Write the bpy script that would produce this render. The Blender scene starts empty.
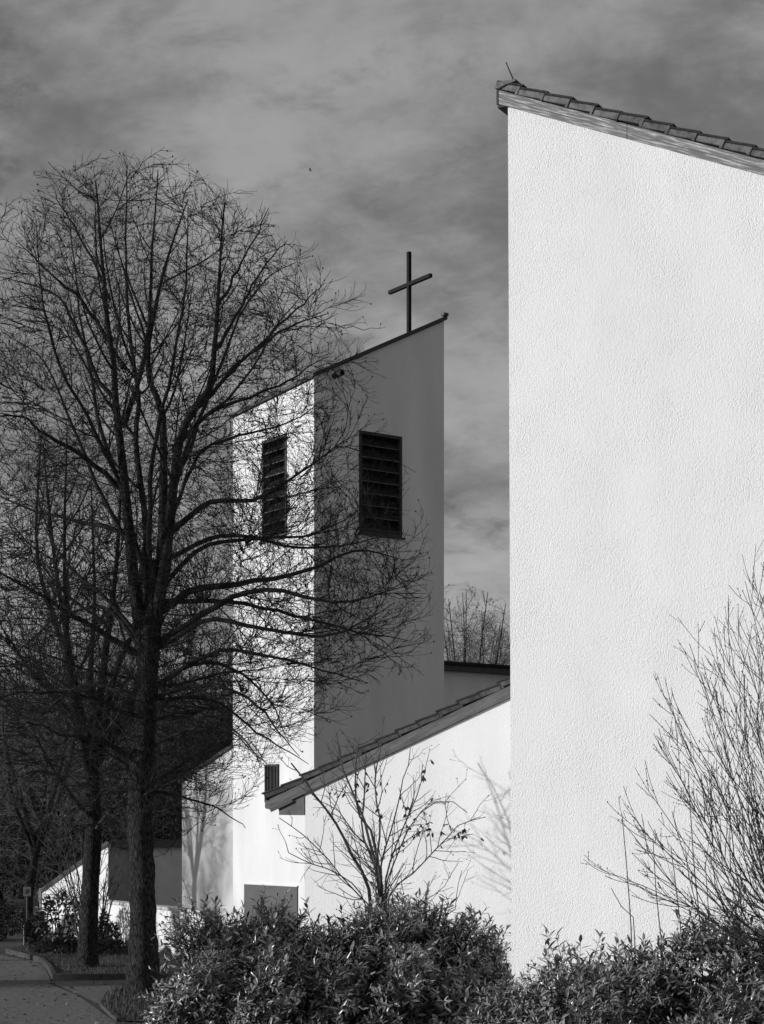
import bpy, bmesh, math, random
import numpy as np
from mathutils import Vector

SC = bpy.context.scene
COL = SC.collection
R = math.radians
random.seed(4)
RNG = np.random.default_rng(11)

# ------------------------------------------------------------------ camera
FPX, CXP, HOR, CAMZ = 1772.0, 382.0, 825.0, 3.0
cam_d = bpy.data.cameras.new('camera')
cam = bpy.data.objects.new('camera', cam_d)
COL.objects.link(cam)
cam.location = (0, 0, CAMZ)
cam.rotation_euler = (R(90), 0, 0)
cam_d.sensor_width = 36.0
cam_d.lens = FPX / 1024 * 36
cam_d.shift_y = (HOR - 512) / 1024
cam_d.clip_start = 0.2
cam_d.clip_end = 3000
SC.camera = cam


def P(x, y, Y):
    return np.array([(x - CXP) / FPX * Y, Y, CAMZ + (HOR - y) / FPX * Y])


def G(x, y):
    Y = CAMZ * FPX / (y - HOR)
    return ((x - CXP) / FPX * Y, Y)


# ------------------------------------------------------------------ tagging
def tag(o, label=None, cat=None, group=None, kind=None):
    if label: o['label'] = label
    if cat: o['category'] = cat
    if group: o['group'] = group
    if kind: o['kind'] = kind
    return o


def empty(name, loc, label, cat, group=None):
    o = bpy.data.objects.new(name, None)
    o.empty_display_size = 0.3
    COL.objects.link(o)
    o.location = loc
    return tag(o, label, cat, group)


def link(name, me, mat, parent=None):
    o = bpy.data.objects.new(name, me)
    COL.objects.link(o)
    if mat and not me.materials:
        me.materials.append(mat)
    if parent is not None:
        o.parent = parent
        root = parent
        loc = Vector((0, 0, 0))
        while root is not None:
            loc += root.location
            root = root.parent
        # geometry is authored in world space: shift the mesh into the parent's space
        me.transform(__import__('mathutils').Matrix.Translation(-loc))
    return o


def np_mesh(name, V, quads=None, tris=None, smooth=False):
    me = bpy.data.meshes.new(name)
    V = np.asarray(V, dtype=np.float32)
    nq = 0 if quads is None else len(quads)
    nt = 0 if tris is None else len(tris)
    me.vertices.add(len(V))
    me.vertices.foreach_set('co', V.ravel())
    loops = []
    if nq: loops.append(np.asarray(quads).ravel())
    if nt: loops.append(np.asarray(tris).ravel())
    loops = np.concatenate(loops).astype(np.int32)
    me.loops.add(len(loops))
    me.loops.foreach_set('vertex_index', loops)
    me.polygons.add(nq + nt)
    st = np.concatenate([np.arange(nq) * 4, nq * 4 + np.arange(nt) * 3]).astype(np.int32)
    me.polygons.foreach_set('loop_start', st)
    if smooth:
        me.polygons.foreach_set('use_smooth', np.ones(nq + nt, dtype=bool))
    me.update(calc_edges=True)
    me.validate()
    return me


# ------------------------------------------------------------------ materials
def mat(name, base, rough=0.8, var=0.0, vscale=3.0, bump=0.0, bscale=20.0, bdist=0.02, detail=6.0,
        spec=0.3, island=0.0, stretch=None, lo=None, vdetail=4.0, ramp=(0.3, 0.7), axes=None):
    m = bpy.data.materials.new(name)
    m.use_nodes = True
    nt = m.node_tree
    N, L = nt.nodes, nt.links
    b = N['Principled BSDF']
    b.inputs['Roughness'].default_value = rough
    b.inputs['Specular IOR Level'].default_value = spec
    g = base
    b.inputs['Base Color'].default_value = (g, g, g, 1)
    tc = N.new('ShaderNodeTexCoord')
    vec = tc.outputs['Object']
    if axes is not None:
        dots = []
        for ax in axes:
            dn = N.new('ShaderNodeVectorMath'); dn.operation = 'DOT_PRODUCT'
            dn.inputs[1].default_value = ax
            L.new(vec, dn.inputs[0]); dots.append(dn.outputs['Value'])
        cb = N.new('ShaderNodeCombineXYZ')
        for i_, dd in enumerate(dots): L.new(dd, cb.inputs[i_])
        vec = cb.outputs[0]
    if stretch:
        mp = N.new('ShaderNodeMapping')
        mp.inputs['Scale'].default_value = stretch
        L.new(vec, mp.inputs['Vector'])
        vec = mp.outputs['Vector']
    val = None
    if var > 0:
        nz = N.new('ShaderNodeTexNoise')
        nz.inputs['Scale'].default_value = vscale
        nz.inputs['Detail'].default_value = vdetail
        nz.inputs['Roughness'].default_value = 0.6
        L.new(vec, nz.inputs['Vector'])
        mr = N.new('ShaderNodeMapRange')
        mr.inputs['From Min'].default_value = ramp[0]
        mr.inputs['From Max'].default_value = ramp[1]
        mr.inputs['To Min'].default_value = lo if lo is not None else base * (1 - var)
        mr.inputs['To Max'].default_value = base * (1 + var) if lo is None else base
        L.new(nz.outputs['Fac'], mr.inputs['Value'])
        val = mr.outputs['Result']
    if island > 0:
        ge = N.new('ShaderNodeNewGeometry')
        mr2 = N.new('ShaderNodeMapRange')
        mr2.inputs['To Min'].default_value = 1 - island
        mr2.inputs['To Max'].default_value = 1 + island
        L.new(ge.outputs['Random Per Island'], mr2.inputs['Value'])
        mu = N.new('ShaderNodeMath'); mu.operation = 'MULTIPLY'
        if val is not None:
            L.new(val, mu.inputs[0])
        else:
            mu.inputs[0].default_value = base
        L.new(mr2.outputs['Result'], mu.inputs[1])
        val = mu.outputs[0]
    if val is not None:
        cc = N.new('ShaderNodeCombineColor')
        for i in range(3): L.new(val, cc.inputs[i])
        L.new(cc.outputs[0], b.inputs['Base Color'])
    if bump > 0:
        nz2 = N.new('ShaderNodeTexNoise')
        nz2.inputs['Scale'].default_value = bscale
        nz2.inputs['Detail'].default_value = detail
        nz2.inputs['Roughness'].default_value = 0.6
        L.new(vec, nz2.inputs['Vector'])
        bp = N.new('ShaderNodeBump')
        bp.inputs['Strength'].default_value = bump
        bp.inputs['Distance'].default_value = bdist
        L.new(nz2.outputs['Fac'], bp.inputs['Height'])
        L.new(bp.outputs['Normal'], b.inputs['Normal'])
    return m


def stucco(name, base, strength, scale, dist, stain=0.04):
    """rough trowelled plaster: two sizes of grain plus short scratch-like dashes"""
    m = bpy.data.materials.new(name); m.use_nodes = True
    nt = m.node_tree; N, L = nt.nodes, nt.links
    b = N['Principled BSDF']
    b.inputs['Roughness'].default_value = 0.92
    b.inputs['Specular IOR Level'].default_value = 0.15
    tc = N.new('ShaderNodeTexCoord')
    wob = N.new('ShaderNodeTexNoise'); wob.inputs['Scale'].default_value = scale * 0.35
    L.new(tc.outputs['Object'], wob.inputs['Vector'])
    mx = N.new('ShaderNodeMix'); mx.data_type = 'VECTOR'; mx.inputs['Factor'].default_value = 0.06
    L.new(tc.outputs['Object'], mx.inputs[4]); L.new(wob.outputs['Color'], mx.inputs[5])
    vo = N.new('ShaderNodeTexVoronoi'); vo.feature = 'F1'
    vo.inputs['Scale'].default_value = scale; vo.inputs['Randomness'].default_value = 1.0
    L.new(mx.outputs[1], vo.inputs['Vector'])
    nz = N.new('ShaderNodeTexNoise'); nz.inputs['Scale'].default_value = scale * 1.3
    nz.inputs['Detail'].default_value = 5; nz.inputs['Roughness'].default_value = 0.65
    nz.inputs['Distortion'].default_value = 0.1
    mq = N.new('ShaderNodeMapping'); mq.inputs['Scale'].default_value = (1, 1, 0.6)
    L.new(tc.outputs['Object'], mq.inputs['Vector']); L.new(mq.outputs[0], nz.inputs['Vector'])
    pit = N.new('ShaderNodeMapRange'); pit.inputs['From Min'].default_value = 0.05; pit.inputs['From Max'].default_value = 0.45
    L.new(vo.outputs['Distance'], pit.inputs['Value'])
    ad = N.new('ShaderNodeMath'); ad.operation = 'MULTIPLY_ADD'
    L.new(pit.outputs['Result'], ad.inputs[0]); ad.inputs[1].default_value = 0.35
    L.new(nz.outputs['Fac'], ad.inputs[2])
    bp = N.new('ShaderNodeBump'); bp.inputs['Distance'].default_value = dist
    n3 = N.new('ShaderNodeTexNoise'); n3.inputs['Scale'].default_value = 1.6; n3.inputs['Detail'].default_value = 4
    L.new(tc.outputs['Object'], n3.inputs['Vector'])
    dens = N.new('ShaderNodeMapRange'); dens.inputs['From Min'].default_value = 0.35; dens.inputs['From Max'].default_value = 0.65
    dens.inputs['To Min'].default_value = strength * 0.8; dens.inputs['To Max'].default_value = strength * 1.15
    L.new(n3.outputs['Fac'], dens.inputs['Value']); L.new(dens.outputs['Result'], bp.inputs['Strength'])
    L.new(ad.outputs[0], bp.inputs['Height']); L.new(bp.outputs['Normal'], b.inputs['Normal'])
    st = N.new('ShaderNodeTexNoise'); st.inputs['Scale'].default_value = 0.7; st.inputs['Detail'].default_value = 6
    mp = N.new('ShaderNodeMapping'); mp.inputs['Scale'].default_value = (1.8, 1.8, 0.4)
    L.new(tc.outputs['Object'], mp.inputs['Vector']); L.new(mp.outputs[0], st.inputs['Vector'])
    mr = N.new('ShaderNodeMapRange'); mr.inputs['From Min'].default_value = 0.3; mr.inputs['From Max'].default_value = 0.7
    mr.inputs['To Min'].default_value = base * (1 - stain); mr.inputs['To Max'].default_value = base * (1 + stain * 0.5)
    L.new(st.outputs['Fac'], mr.inputs['Value'])
    cc = N.new('ShaderNodeCombineColor')
    for i in range(3): L.new(mr.outputs['Result'], cc.inputs[i])
    L.new(cc.outputs[0], b.inputs['Base Color'])
    return m


M = {}
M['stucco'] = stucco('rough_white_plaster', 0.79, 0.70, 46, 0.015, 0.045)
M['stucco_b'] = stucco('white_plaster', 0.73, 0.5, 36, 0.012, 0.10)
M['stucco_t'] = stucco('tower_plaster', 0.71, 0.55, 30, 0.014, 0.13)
M['stucco_w'] = stucco('weathered_plaster', 0.60, 0.4, 30, 0.010, 0.2)  # duller base puts soft branch shade into the wing's colour
_c, _s = math.cos(math.atan(0.441)), math.sin(math.atan(0.441))
AX_DOWN = [(0.866 * _c, -0.5 * _c, -_s), (0.866 * _s, -0.5 * _s, _c), (0.5, 0.866, 0)]
AX_UP = [(0.866 * _c, -0.5 * _c, _s), (-0.866 * _s, 0.5 * _s, _c), (0.5, 0.866, 0)]
M['old_paint'] = mat('peeling_white_timber', 0.60, 0.8, var=0.5, vscale=1.0, stretch=(4, 60, 6), lo=0.17, bump=0.6, bscale=2, bdist=0.01, vdetail=12, ramp=(0.47, 0.68), axes=AX_DOWN)
M['grey_board'] = mat('grey_timber_board', 0.085, 0.7, var=0.45, vscale=1.0, stretch=(2.5, 24, 5), bump=0.3, bscale=3, bdist=0.01, vdetail=7, axes=AX_UP)
M['tile'] = mat('concrete_roof_tile', 0.125, 0.9, var=0.5, vscale=13, bump=0.4, bscale=60, bdist=0.01, island=0.28, vdetail=8)
M['tile_old'] = mat('dark_weathered_tile', 0.055, 0.9, var=0.5, vscale=13, bump=0.4, bscale=60, bdist=0.01, island=0.3, vdetail=8)
M['tile_lip'] = mat('mossy_tile_edge', 0.032, 0.9, var=0.5, vscale=20, bump=0.4, bscale=60, bdist=0.01)  # near-black colour stands in for the shadow gaps between tiles
M['cross'] = mat('dark_steel', 0.012, 0.7, var=0.3, vscale=4, spec=0.1)
M['edge'] = mat('worn_slat_edge', 0.10, 0.6, var=0.4, vscale=8)  # pale colour paints the sunlight caught by the slat fronts
M['slat'] = mat('dark_slat', 0.022, 0.8, var=0.4, vscale=6, spec=0.05)
M['dark_metal'] = mat('dark_sheet_metal', 0.028, 0.5, var=0.3, vscale=4, spec=0.4)
M['dark_wood'] = mat('dark_stained_wood', 0.03, 0.6, var=0.4, vscale=6, spec=0.3)
M['void'] = mat('unlit_interior', 0.012, 0.9)
M['grey_paint'] = mat('grey_painted_door', 0.085, 0.6, var=0.12, vscale=2)
M['clad'] = mat('grey_rendered_panel', 0.42, 0.9, var=0.1, vscale=2)  # shade of the house's side wall painted as grey
M['clad_dark'] = mat('dark_grey_rendered_panel', 0.2, 0.9, var=0.15, vscale=2)  # deeper painted shade for the part next to the corner
M['grey_soffit'] = mat('grey_soffit_board', 0.10, 0.7, var=0.3, vscale=5)
M['bark'] = mat('furrowed_bark', 0.10, 0.95, spec=0.05, var=0.55, vscale=1.0, stretch=(46, 46, 11), lo=0.008, ramp=(0.38, 0.72), bump=1.0, bscale=1.3, bdist=0.09, detail=9, vdetail=9)
M['bark_dark'] = mat('dark_bark', 0.10, 0.95, spec=0.05, var=0.4, vscale=1.0, stretch=(46, 46, 11), lo=0.012, ramp=(0.42, 0.72), vdetail=9, bump=1.0, bscale=1.4, bdist=0.08, detail=8)
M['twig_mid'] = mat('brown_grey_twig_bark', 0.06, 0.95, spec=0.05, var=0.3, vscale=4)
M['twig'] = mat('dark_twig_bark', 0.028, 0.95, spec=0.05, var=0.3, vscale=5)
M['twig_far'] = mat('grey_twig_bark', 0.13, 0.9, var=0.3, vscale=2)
M['twig_shrub'] = mat('brown_shrub_bark', 0.06, 0.8, var=0.4, vscale=10)
M['laurel'] = mat('glossy_laurel_leaf', 0.18, 0.30, var=0.4, vscale=2.2, island=0.55, spec=0.55)
M['laurel_in'] = mat('hedge_twig', 0.03, 0.9)
M['dryleaf'] = mat('withered_leaf', 0.05, 0.7, island=0.4)
M['litter'] = mat('dead_leaf', 0.10, 0.8, island=0.6)
M['evergreen'] = mat('dark_evergreen_leaf', 0.032, 0.7, island=0.4, var=0.3, vscale=1.0, spec=0.2)
M['bushleaf'] = mat('bush_leaf', 0.05, 0.5, island=0.5)
M['ground'] = mat('dark_soil_and_turf', 0.055, 0.95, var=0.45, vscale=1.3, bump=0.6, bscale=14, bdist=0.05)
M['lawn'] = mat('winter_lawn', 0.07, 0.95, var=0.5, vscale=3.5, bump=0.9, bscale=30, bdist=0.06)
M['asphalt'] = mat('worn_asphalt', 0.15, 0.95, var=0.45, vscale=9, bump=0.9, bscale=45, bdist=0.05, vdetail=8)
M['gravel'] = mat('pale_gravel_path', 0.15, 0.95, var=0.5, vscale=8, bump=1.0, bscale=40, bdist=0.06, vdetail=8)
M['kerb'] = mat('concrete_kerb', 0.055, 0.9, var=0.25, vscale=5, bump=0.3, bscale=40, bdist=0.01)
M['coping'] = mat('pale_coping', 0.5, 0.9, var=0.2, vscale=5)
M['grass'] = mat('grass_blade', 0.06, 0.7, island=0.5)
M['sign'] = mat('pale_sign_sheet', 0.17, 0.5)
M['signdark'] = mat('sign_dark_print', 0.05, 0.5)
M['pole'] = mat('galvanised_pole', 0.4, 0.5)
M['bird'] = mat('bird_feather', 0.03, 0.8)


# ------------------------------------------------------------------ frames and solids
class Frame:
    def __init__(s, p0, t, sign=1):
        s.p0 = np.array([p0[0], p0[1]]); t = np.array(t, float); s.t = t / np.linalg.norm(t)
        s.b = np.array([-s.t[1], s.t[0]]) * sign

    def pt(s, u, n, z):
        q = s.p0 + s.t * u + s.b * n
        return (q[0], q[1], z)

    def px(s, x, y, n=0.0):
        """picture point on this vertical plane -> (u, z)"""
        k = (x - CXP) / FPX
        o = s.p0 + s.b * n
        u = (k * o[1] - o[0]) / (s.t[0] - k * s.t[1])
        Y = o[1] + s.t[1] * u
        return u, CAMZ + (HOR - y) / FPX * Y


class MB:
    def __init__(s): s.bm = bmesh.new()

    def prism(s, F, poly, n0, n1):
        a = [s.bm.verts.new(F.pt(u, n0, z)) for u, z in poly]
        b = [s.bm.verts.new(F.pt(u, n1, z)) for u, z in poly]
        k = len(poly)
        s.bm.faces.new(a); s.bm.faces.new(b[::-1])
        for i in range(k):
            j = (i + 1) % k
            s.bm.faces.new((a[i], b[i], b[j], a[j]))

    def box(s, F, u0, u1, n0, n1, z0, z1):
        s.prism(F, [(u0, z0), (u1, z0), (u1, z1), (u0, z1)], n0, n1)

    def quad(s, pts):
        s.bm.faces.new([s.bm.verts.new(p) for p in pts])

    def build(s, name, m, parent=None, bevel=0.0, fix=True):
        if fix:
            bmesh.ops.recalc_face_normals(s.bm, faces=s.bm.faces[:])
        if bevel > 0:
            bmesh.ops.bevel(s.bm, geom=s.bm.edges[:], offset=bevel, segments=1, affect='EDGES', clamp_overlap=True)
        me = bpy.data.meshes.new(name)
        s.bm.to_mesh(me); s.bm.free()
        return link(name, me, m, parent)


# ------------------------------------------------------------------ tubes and branching
def tubes(batches):
    """batches: list of (P[N,K,3], Rad[N,K], sides) -> V, quads"""
    Vs, Qs, off = [], [], 0
    for Pp, Rr, S in batches:
        N, K, _ = Pp.shape
        if N == 0: continue
        T = np.gradient(Pp, axis=1)
        T /= np.linalg.norm(T, axis=2, keepdims=True) + 1e-9
        t0 = T[:, 0]
        ref = np.where(np.abs(t0[:, 2:3]) < 0.8, np.array([[0, 0, 1.0]]), np.array([[1.0, 0.1, 0]]))
        p = np.cross(t0, ref); p /= np.linalg.norm(p, axis=1, keepdims=True) + 1e-9
        p = p[:, None, :] - (p[:, None, :] * T).sum(2, keepdims=True) * T
        p /= np.linalg.norm(p, axis=2, keepdims=True) + 1e-9
        q = np.cross(T, p)
        a = np.arange(S) * 2 * np.pi / S
        ring = p[:, :, None, :] * np.cos(a)[None, None, :, None] + q[:, :, None, :] * np.sin(a)[None, None, :, None]
        rr = Rr[:, :, None, None] if Rr.ndim == 2 else Rr[..., None]
        V = Pp[:, :, None, :] + ring * rr
        Vs.append(V.reshape(-1, 3))
        n = np.arange(N)[:, None, None]; k = np.arange(K - 1)[None, :, None]; s = np.arange(S)[None, None, :]
        base = off + n * K * S
        i0 = base + k * S + s; i1 = base + k * S + (s + 1) % S
        Qs.append(np.stack([i0, i1, i1 + S, i0 + S], axis=3).reshape(-1, 4))
        off += N * K * S
    return np.concatenate(Vs), np.concatenate(Qs)


def resample(pts, K):
    pts = np.asarray(pts, float)
    # Catmull-Rom through the guide points
    n = len(pts)
    ext = np.vstack([2 * pts[0] - pts[1], pts, 2 * pts[-1] - pts[-2]])
    out = []
    for i in range(n - 1):
        p0, p1, p2, p3 = ext[i:i + 4]
        for t in np.linspace(0, 1, 12, endpoint=False):
            out.append(0.5 * ((2 * p1) + (-p0 + p2) * t + (2 * p0 - 5 * p1 + 4 * p2 - p3) * t * t + (-p0 + 3 * p1 - 3 * p2 + p3) * t ** 3))
    out.append(pts[-1]); out = np.array(out)
    d = np.concatenate([[0], np.cumsum(np.linalg.norm(np.diff(out, axis=0), axis=1))])
    s = np.linspace(0, d[-1], K)
    return np.stack([np.interp(s, d, out[:, i]) for i in range(3)], axis=1)


def lengths(Pp):
    return np.linalg.norm(np.diff(Pp, axis=1), axis=2).sum(1)


def spawn(rng, Pp, Rr, per_m, tmin=0.2, tmax=1.0, ang=45, angj=12, lr=0.5, lmin=0.1, lmax=9, up=0.1, wig=0.12,
          K=6, rr=0.012, rtip=0.002, taper=0.75, env=None, flat=0.0, rmax=0.75):
    L = lengths(Pp); N, KK, _ = Pp.shape
    cnt = np.floor(L * (tmax - tmin) * per_m + rng.random(N)).astype(int)
    idx = np.repeat(np.arange(N), cnt)
    if len(idx) == 0: return np.zeros((0, K, 3)), np.zeros((0, K))
    t = tmin + (tmax - tmin) * rng.random(len(idx)) ** 0.85
    s = np.clip(t * (KK - 1), 0, KK - 1.001); i = s.astype(int); f = (s - i)[:, None]
    p0 = Pp[idx, i] * (1 - f) + Pp[idx, i + 1] * f
    rp = Rr[idx, i] * (1 - f[:, 0]) + Rr[idx, i + 1] * f[:, 0]
    tan = Pp[idx, i + 1] - Pp[idx, i]; tan /= np.linalg.norm(tan, axis=1, keepdims=True) + 1e-9
    rnd = rng.normal(size=(len(idx), 3)); rnd[:, 2] *= (1 - flat)
    per = rnd - (rnd * tan).sum(1, keepdims=True) * tan
    per /= np.linalg.norm(per, axis=1, keepdims=True) + 1e-9
    a = np.radians(ang + angj * rng.normal(size=len(idx)))[:, None]
    d = np.cos(a) * tan + np.sin(a) * per
    ln = np.clip(lr * L[idx] * (1.08 - taper * t) * rng.uniform(0.55, 1.25, len(idx)), lmin, lmax)
    if env is not None:
        e = env(p0 + d * ln[:, None])
        ln = np.where(e > 1, ln * np.clip(1.6 - e, 0.25, 1) * 0.8, ln)
        keep = env(p0) < 1.06
        idx, p0, d, ln, rp = idx[keep], p0[keep], d[keep], ln[keep], rp[keep]
    return grow(rng, p0, d, ln, K, np.minimum(rp * rmax, ln * rr + rtip), rtip, up, wig)


def grow(rng, p0, d, ln, K, r0, rtip, up, wig):
    n = len(p0)
    out = np.zeros((n, K, 3)); out[:, 0] = p0
    st = (ln / (K - 1))[:, None]
    for k in range(1, K):
        d = d + rng.normal(size=d.shape) * wig
        d[:, 2] += up
        d /= np.linalg.norm(d, axis=1, keepdims=True)
        out[:, k] = out[:, k - 1] + d * st
    tt = np.linspace(0, 1, K)[None, :]
    rad = r0[:, None] * (1 - tt) ** 0.8 + np.minimum(rtip, r0)[:, None] * tt
    return out, rad


def fill(rng, batches, sampler, n, dmin, dmax, K, rr, rtip, up=0.25, wig=0.05, tries=1):
    """grow twigs from the existing wood towards evenly spread points of the crown"""
    from mathutils.kdtree import KDTree
    pts, tan = [], []
    for Pp in batches:
        if len(Pp) == 0: continue
        T = np.gradient(Pp, axis=1); T /= np.linalg.norm(T, axis=2, keepdims=True) + 1e-9
        pts.append(Pp[:, 1:].reshape(-1, 3)); tan.append(T[:, 1:].reshape(-1, 3))
    pts = np.concatenate(pts); tan = np.concatenate(tan)
    kd = KDTree(len(pts))
    for i, p in enumerate(pts): kd.insert(p, i)
    kd.balance()
    tgt = sampler(n)
    st, en, tg = [], [], []
    for e in tgt:
        best, bc = -1, 1e9
        near = kd.find_n(e, 12)
        if near[0][2] < dmin: continue
        for co, i, d in near:
            if d > dmax: break
            cs = np.dot(e - pts[i], tan[i]) / (d + 1e-9)
            if cs < 0.15: continue
            c = d * (1.25 - cs) + 1.1 * max(0.0, pts[i][2] - e[2])
            if c < bc: best, bc = i, c
        if best >= 0:
            st.append(pts[best]); en.append(e); tg.append(tan[best])
    if not st: return np.zeros((0, K, 3)), np.zeros((0, K))
    st, en, tg = np.array(st), np.array(en), np.array(tg)
    L = np.linalg.norm(en - st, axis=1, keepdims=True)
    d = (en - st) / L
    c = st + (d * 0.45 + tg * 0.50 - np.array([0, 0, up * 0.5]) + rng.normal(size=d.shape) * 0.12) * L * 0.6
    t = np.linspace(0, 1, K)[None, :, None]
    Pp = st[:, None] * (1 - t) ** 2 + 2 * c[:, None] * t * (1 - t) + en[:, None] * t * t
    Pp[:, 1:-1] += rng.normal(size=Pp[:, 1:-1].shape) * wig * L[:, :, None] * 0.5
    tt = np.linspace(0, 1, K)[None]
    r0 = L * rr + rtip
    return Pp, r0 * (1 - tt) + rtip * tt


def env_sampler(rng, env, lo, hi):
    lo, hi = np.array(lo), np.array(hi)

    def f(n):
        out = []
        while sum(map(len, out)) < n:
            q = lo + (hi - lo) * rng.random((n * 2, 3))
            e = env(q)
            out.append(q[(e < 1.0 + rng.normal(size=len(q)) * 0.05) & (rng.random(len(q)) < 0.35 + 0.65 * e)])
        return np.concatenate(out)[:n]
    return f


def buds(rng, pts, size):
    n = len(pts)
    o = np.array([[1, 0, 0], [-1, 0, 0], [0, 1, 0], [0, -1, 0], [0, 0, 1.5], [0, 0, -1.2]])
    V = pts[:, None, :] + o[None] * (size * rng.uniform(0.6, 1.3, (n, 1, 1)))
    f = np.array([[0, 2, 4], [2, 1, 4], [1, 3, 4], [3, 0, 4], [2, 0, 5], [1, 2, 5], [3, 1, 5], [0, 3, 5]])
    T = (np.arange(n)[:, None, None] * 6 + f[None]).reshape(-1, 3)
    return V.reshape(-1, 3), T


def wood_mesh(name, batches, budpts=None, budsize=0.01, rng=RNG):
    V, Q = tubes(batches)
    T = None
    if budpts is not None and len(budpts):
        bv, bt = buds(rng, budpts, budsize)
        T = bt + len(V); V = np.concatenate([V, bv])
    return np_mesh(name, V, Q, T, smooth=True)


def stack_guides(guides, K):
    """guides: list of (pts, r0, r1)"""
    Pp = np.array([resample(g[0], K) for g in guides])
    tt = np.linspace(0, 1, K)
    Rr = np.array([g[1] * (1 - tt) + g[2] * tt for g in guides])
    return Pp, Rr


# leaves -------------------------------------------------------------------
def leaf_mesh(name, org, d, nrm, ln, wd, droop=0.15, fold=0.18):
    n = len(org)
    d = d / (np.linalg.norm(d, axis=1, keepdims=True) + 1e-9)
    nrm = nrm - (nrm * d).sum(1, keepdims=True) * d
    nrm /= np.linalg.norm(nrm, axis=1, keepdims=True) + 1e-9
    sd = np.cross(d, nrm)
    ln = ln[:, None]; wd = wd[:, None]
    dr = droop if np.ndim(droop) == 0 else droop[:, None]

    def at(a, w, h):
        return org + d * (ln * a) + sd * (wd * w) + nrm * (ln * h)
    V = np.stack([at(0, 0, 0), at(0.33, -0.47, fold * 0.25 - dr * 0.1), at(0.33, 0, -dr * 0.1), at(0.33, 0.47, fold * 0.25 - dr * 0.1),
                  at(0.7, -0.38, fold * 0.2 - dr * 0.45), at(0.7, 0, -dr * 0.45), at(0.7, 0.38, fold * 0.2 - dr * 0.45), at(1, 0, -dr)], axis=1)
    q = np.array([[1, 4, 5, 2], [2, 5, 6, 3]]); t = np.array([[0, 1, 2], [0, 2, 3], [4, 7, 5], [5, 7, 6]])
    b = np.arange(n)[:, None, None] * 8
    return np_mesh(name, V.reshape(-1, 3), (b + q[None]).reshape(-1, 4), (b + t[None]).reshape(-1, 3), smooth=True)


def sprigs(rng, base, axis, slen, m, leaf, lw):
    """rows of leaves spiralling round a shoot; returns leaf arrays and shoot polylines"""
    n = len(base)
    axis = axis / np.linalg.norm(axis, axis=1, keepdims=True)
    ref = rng.normal(size=(n, 3))
    p = np.cross(axis, ref); p /= np.linalg.norm(p, axis=1, keepdims=True)
    q = np.cross(axis, p)
    k = np.arange(m)[None, :]
    t = (0.18 + 0.82 * (k + rng.random((n, m)) * 0.6) / m)
    az = k * 2.4 + rng.random((n, 1)) * 6.28 + rng.normal(size=(n, m)) * 0.3
    per = p[:, None] * np.cos(az)[..., None] + q[:, None] * np.sin(az)[..., None]
    bend = np.array([0, 0, -0.10])[None, None] * (t ** 2)[..., None] * slen[:, None, None]
    org = base[:, None] + axis[:, None] * (t * slen[:, None])[..., None] + bend
    op = np.radians(82 - 42 * t + rng.normal(size=(n, m)) * 10)
    d = axis[:, None] * np.cos(op)[..., None] + per * np.sin(op)[..., None]
    d[..., 2] += 0.05
    nr = axis[:, None] * np.sin(op)[..., None] - per * np.cos(op)[..., None]
    nr[..., 2] += 0.5
    nr += rng.normal(size=nr.shape) * 0.2
    ln = leaf * rng.uniform(0.45, 1.25, (n, m)) * (1.05 - 0.3 * t)
    wd = ln * lw * rng.uniform(0.8, 1.2, (n, m))
    K = 4; tt = np.linspace(0, 1, K)[None, :, None]
    line = base[:, None] + axis[:, None] * (tt * slen[:, None, None]) + np.array([0, 0, -0.10])[None, None] * tt ** 2 * slen[:, None, None]
    rad = np.tile(np.linspace(0.006, 0.002, K)[None], (n, 1))
    f = lambda a: a.reshape(-1, *a.shape[2:])
    return (f(org), f(d), f(nr), f(ln), f(wd)), (line, rad)


# ================================================================== SETTING
def sheet(name, pts, z, m, kind='structure'):
    me = bpy.data.meshes.new(name)
    me.from_pydata([(x, y, z) for x, y in pts], [], [list(range(len(pts)))])
    o = link(name, me, m)
    tag(o, kind=kind)
    return o


sheet('ground', [(-900, -200), (900, -200), (900, 1500), (-900, 1500)], 0, M['ground'])
# road along the left, running away from the camera and bending to the left at the far end
road_pts = [(-14.0, 16), (-2.6, 16), (-4.2, 23.5), G(117, 1023), G(78, 996), G(52, 985), G(50, 979), G(46, 970), G(38, 962), (-9.0, 41.2), (-15, 43.5), (-24, 44.5), (-24, 30)]
sheet('road', road_pts, 0.004, M['asphalt'])
# far lawn with the trees; near lawn strip beside the hedge; paved path between them
far_lawn = [G(52, 979.5), G(47, 970), G(39, 962), (-8.8, 41.4), (-8.6, 46), (-2, 44), (-1.6, 34.4)]
near_lawn = [G(116, 1022), G(100, 1007), (-4.9, 31.9), (-4.4, 32.9), (-1.4, 32.9), (-1.6, 26.0)]
path_pts = [G(53, 981), (-1.5, 34.2), (-1.3, 32.95), (-4.4, 32.95), (-4.95, 31.9), G(100, 1006), G(80, 995), G(56, 985)]
sheet('lawn', far_lawn, 0.07, M['lawn'])
sheet('lawn', near_lawn, 0.03, M['lawn'])
sheet('path', path_pts, 0.008, M['gravel'])


def kerb_run(pts, w=0.10, h=0.11):
    mb = MB()
    for (a, b) in zip(pts[:-1], pts[1:]):
        a = np.array(a); b = np.array(b); L = np.linalg.norm(b - a)
        F = Frame(a, b - a)
        k = max(1, int(round(L / 1.0)))
        for i in range(k):
            mb.box(F, L * i / k + 0.004, L * (i + 1) / k - 0.004, -w, 0.0, -0.02, h)
    o = mb.build('kerb', M['kerb'], bevel=0.008)
    tag(o, kind='structure')


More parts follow.
